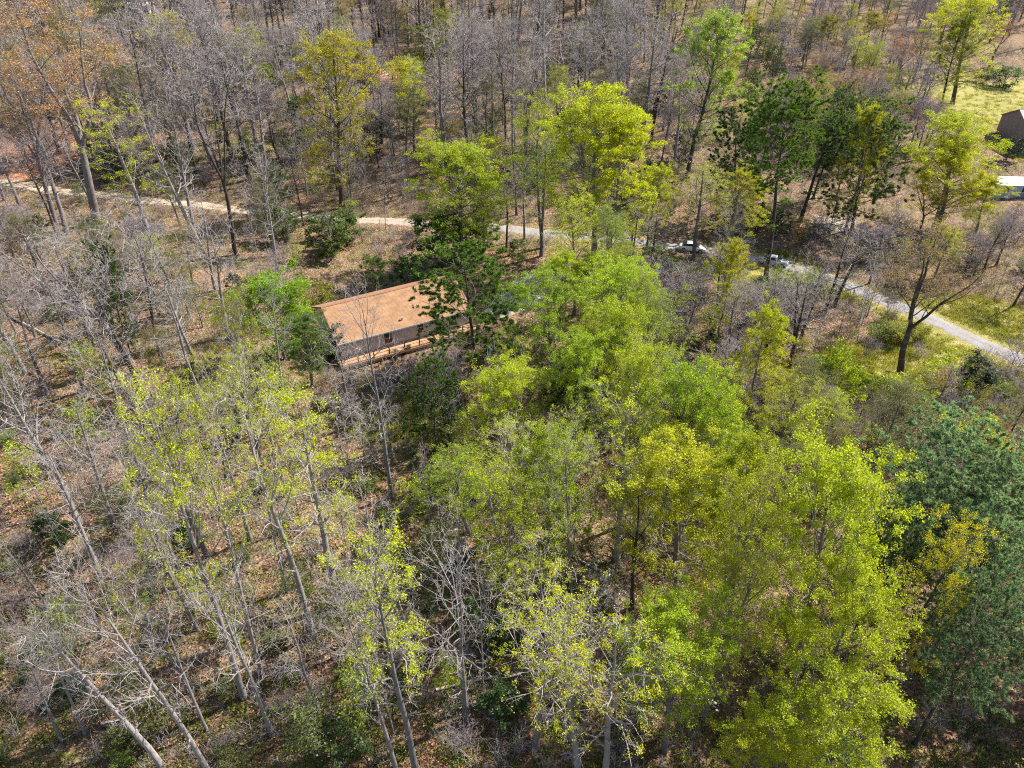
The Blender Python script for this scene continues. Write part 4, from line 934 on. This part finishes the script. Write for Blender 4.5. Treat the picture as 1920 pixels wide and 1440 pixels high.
# ------------------------------------------------------------------ uncountable undergrowth
def swarm(name, proto_chunks, pts, smin, smax, mats, squash=1.0):
    """many small plants as ONE mesh"""
    n = len(pts); which = RNG.integers(0, len(proto_chunks), n); chunks = []
    for w, pc in enumerate(proto_chunks):
        q = pts[which == w]; m = len(q)
        if not m: continue
        s = RNG.uniform(smin, smax, m); a = RNG.uniform(0, 6.283, m); ca, sa = np.cos(a) * s, np.sin(a) * s
        for v, f, mi, sm in pc:
            X = v[None, :, 0] * ca[:, None] - v[None, :, 1] * sa[:, None] + q[:, 0:1]
            Y = v[None, :, 0] * sa[:, None] + v[None, :, 1] * ca[:, None] + q[:, 1:2]
            Z = v[None, :, 2] * s[:, None] * squash + q[:, 2:3]
            F = (f[None] + (np.arange(m) * len(v))[:, None, None]).reshape(-1, f.shape[1])
            chunks.append((np.stack([X, Y, Z], -1).reshape(-1, 3), F, mi, sm))
    return meta(link(name, npmesh(name, chunks, mats)), kind='stuff')
def pts_in(region, n, keep=None):
    x0, y0, x1, y1 = region
    a, b = RNG.uniform(x0, x1, n) - 960, 720 - RNG.uniform(y0, y1, n)
    dy, dz = b * SP + FPX * CP, b * CP - FPX * SP; z = np.zeros(n)
    for _ in range(30): z = z + .6 * (zf((z - CAMH) / dz * a, (z - CAMH) / dz * dy) - z)
    t = (z - CAMH) / dz; P = np.column_stack([t * a, t * dy, zm(t * a, t * dy)])
    ok = (road_d(P[:, 0], P[:, 1]) > 2.3) & (pad_d(P[:, 0], P[:, 1]) > 4.9) & ~house_in(P[:, 0], P[:, 1], .4)
    P = P[ok]
    if keep is not None: P = P[keep(P)]
    return P
def twig_clump(seed, n=9, h=1.5, sub=4):
    r = np.random.default_rng(seed); az = r.random(n) * 6.28; el = np.radians(r.uniform(30, 85, n))
    d = np.column_stack([np.cos(az) * np.cos(el), np.sin(az) * np.cos(el), np.sin(el)])
    P = grow(r, r.normal(size=(n, 3)) * [.12, .12, 0], d, r.uniform(.5, 1, n) * h, 3, .05, .16)
    C, rr = kids(r, P, sub, .3, 1, 25, 60, .5, 2, .05, .2, .008)
    return [tubes(P, np.full(n, .013)[:, None] * np.linspace(1, .4, 4)[None], 3), tubes(C, np.full(len(C), .008)[:, None] * np.linspace(1, .5, 3)[None], 3)]
def leaf_clump(seed, n=60, r_=.5, h=.5, s=.06):
    r = np.random.default_rng(seed); c = r.normal(size=(n, 3)) * [r_ * .5, r_ * .5, h * .3]; c[:, 2] = np.abs(c[:, 2]) + .03
    return [leaves(r, c, s, .6, 0)]
def grass_clump(seed, n=34, h=.35):
    r = np.random.default_rng(seed); c = r.normal(size=(n, 3)) * [.28, .28, 0]; d = nrm(r.normal(size=(n, 3)) * .5 + UP)
    return [blades(r, c, d, h, .02, 0, 1, .2)]
nograss = lambda P: cover(P[:, 0], P[:, 1])[0] < .5
grassy = lambda P: cover(P[:, 0], P[:, 1])[0] > .38
TW = [twig_clump(i) for i in range(6)]
P_ = np.concatenate([pts_in((-60, 20, 1980, 460), 4200, nograss), pts_in((-60, 440, 1980, 1480), 1100, nograss)])
swarm('dead_brush', TW, P_, .5, 1.5, [M_TWIG])
swarm('brown_brush', [twig_clump(50 + i, 12, 1.2, 5) for i in range(5)], np.concatenate([pts_in((1180, 420, 1980, 900), 1100, nograss), pts_in((600, 660, 880, 780), 250), pts_in((-60, 10, 1700, 420), 2600, nograss)]), .6, 1.6, [M_TWIGB])
LG = leaf_mat('ground_leaf', .4, .45, False, (.15, .19, .03)); LD = leaf_mat('laurel_leaf', .25, .4, False, (.05, .075, .025)); LB = leaf_mat('dead_leaf', .15, .55, False, (.28, .16, .095))
LGR = leaf_mat('grass_blade', .35, .4, False, (.26, .28, .05))
swarm('ground_cover', [leaf_clump(i) for i in range(5)], np.concatenate([pts_in((-60, 180, 1980, 500), 1500), pts_in((-60, 480, 1980, 1480), 2600)]), .6, 1.7, [LG])
swarm('laurel_cover', [leaf_clump(20 + i, 70, .6, .9, .06) for i in range(4)], np.concatenate([pts_in((-60, 60, 1400, 460), 900), pts_in((-60, 460, 1980, 1480), 900)]), .6, 1.6, [LD])
swarm('leaf_litter', [leaf_clump(40 + i, 46, 1.3, .03, .07) for i in range(6)], np.concatenate([pts_in((-60, 200, 1980, 700), 2600, nograss), pts_in((-60, 650, 1980, 1480), 4200, nograss)]), .7, 1.4, [LB])
swarm('tall_grass', [grass_clump(i) for i in range(6)], np.concatenate([pts_in((1500, 420, 1980, 860), 6000, grassy), pts_in((560, 560, 900, 900), 2500, grassy), pts_in((1150, 430, 1560, 620), 1500, grassy), pts_in((1720, 100, 1980, 360), 1500, grassy)]), .6, 1.5, [LGR])
# the wood beyond the trees one can tell apart
far = []
for v in range(4):
    r = np.random.default_rng(900 + v); h = r.uniform(13, 19)
    P = grow(r, np.zeros((1, 3)), np.array([[0, 0, 1.]]), np.array([h]), 6, .1, .03)
    t_ = r.uniform(.3, 1, 22); po, ta = at_t(np.repeat(P, 22, 0), t_); az = r.random(22) * 6.28; el = np.radians(r.uniform(30, 65, 22))
    B = grow(r, po, np.column_stack([np.cos(az) * np.cos(el), np.sin(az) * np.cos(el), np.sin(el)]), r.uniform(2, 4.5, 22), 4, .08, .12)
    C, _ = kids(r, B, 7, .2, 1, 25, 60, .5, 3, .06, .15, 1); D, _ = kids(r, C, 4, .2, 1, 25, 60, .6, 1, .06, .15, 1)
    far.append([tubes(P, (np.linspace(.2, .05, 7))[None], 5), tubes(B, np.full(22, .05)[:, None] * np.linspace(1, .4, 5)[None], 3), tubes(C, np.full(len(C), .028)[:, None] * np.linspace(1, .5, 4)[None], 3), tubes(D, np.full(len(D), .022)[:, None] * np.ones((1, 2)), 3)])
q = []
while len(q) < 520:
    y = random.uniform(205, 420); x = random.uniform(-.85 * y, .85 * y)
    if x > 95 and y < 250: continue
    if proj(x, y, float(zf(x, y)))[1] > 40: continue
    q.append((x, y, float(zf(x, y)) - .2))
swarm('far_woodland', far, np.array(q), .8, 1.25, [M_TWIGP])

# ------------------------------------------------------------------ felled logs
def log(px0, px1, r, label, name='fallen_log', cat='log', col=(.42, .36, .30)):
    a = np.array(unproj(*px0)); b_ = np.array(unproj(*px1)); a[2] = zm(a[0], a[1]) + r * .7; b_[2] = zm(b_[0], b_[1]) + r * .7
    s = np.linspace(0, 1, 7)[:, None]; P = (a * (1 - s) + b_ * s); P[1:-1] += RNG.normal(size=(5, 3)) * .06
    P[:, 2] = np.maximum(P[:, 2], zm(P[:, 0], P[:, 1]) + r * .6)
    ch = [tubes(P[None], (r * np.linspace(1, .7, 7))[None], 8)]
    for e, o_ in ((0, 1), (-1, -1)):
        v = ch[0][0].reshape(7, 8, 3)[e]; ch.append((v, np.arange(8)[None], 0, False))
    K, rr = kids(RNG, P[None], 4, .3, .9, 40, 70, .22, 3, .05, .1, .04); ch.append(tubes(K, taper(rr, 4, .4), 4))
    o = part(name, ch, LOGM); meta(o, label, cat, 'felled logs in the woods')
LOGM = simple('log_bark', (.28, .24, .21), (.52, .46, .40), 4, .9, .4)
log((711, 128), (742, 119), .32, 'pale felled log in the cut patch of the back woods, upper')
log((716, 139), (735, 132), .26, 'short pale log below the upper felled log, back woods')
log((722, 143), (760, 127), .22, 'thin pale log lying crosswise among the felled logs, back woods')
log((828, 127), (858, 116), .26, 'felled log on bare soil right of the other cut logs')
log((818, 1295), (935, 1268), .13, 'thin fallen trunk lying on leaf litter at the lower middle')
log((20, 595), (110, 640), .16, 'fallen grey trunk on the slope at the left edge')
log((860, 1330), (965, 1285), .1, 'thin dark branch on the litter below the fallen trunk', 'fallen_branch')
log((1440, 580), (1500, 600), .12, 'fallen limb in the brush below the blue-grey sedan', 'fallen_branch')
log((955, 980), (1110, 1065), .14, 'leaning dead trunk among the lower middle trees')
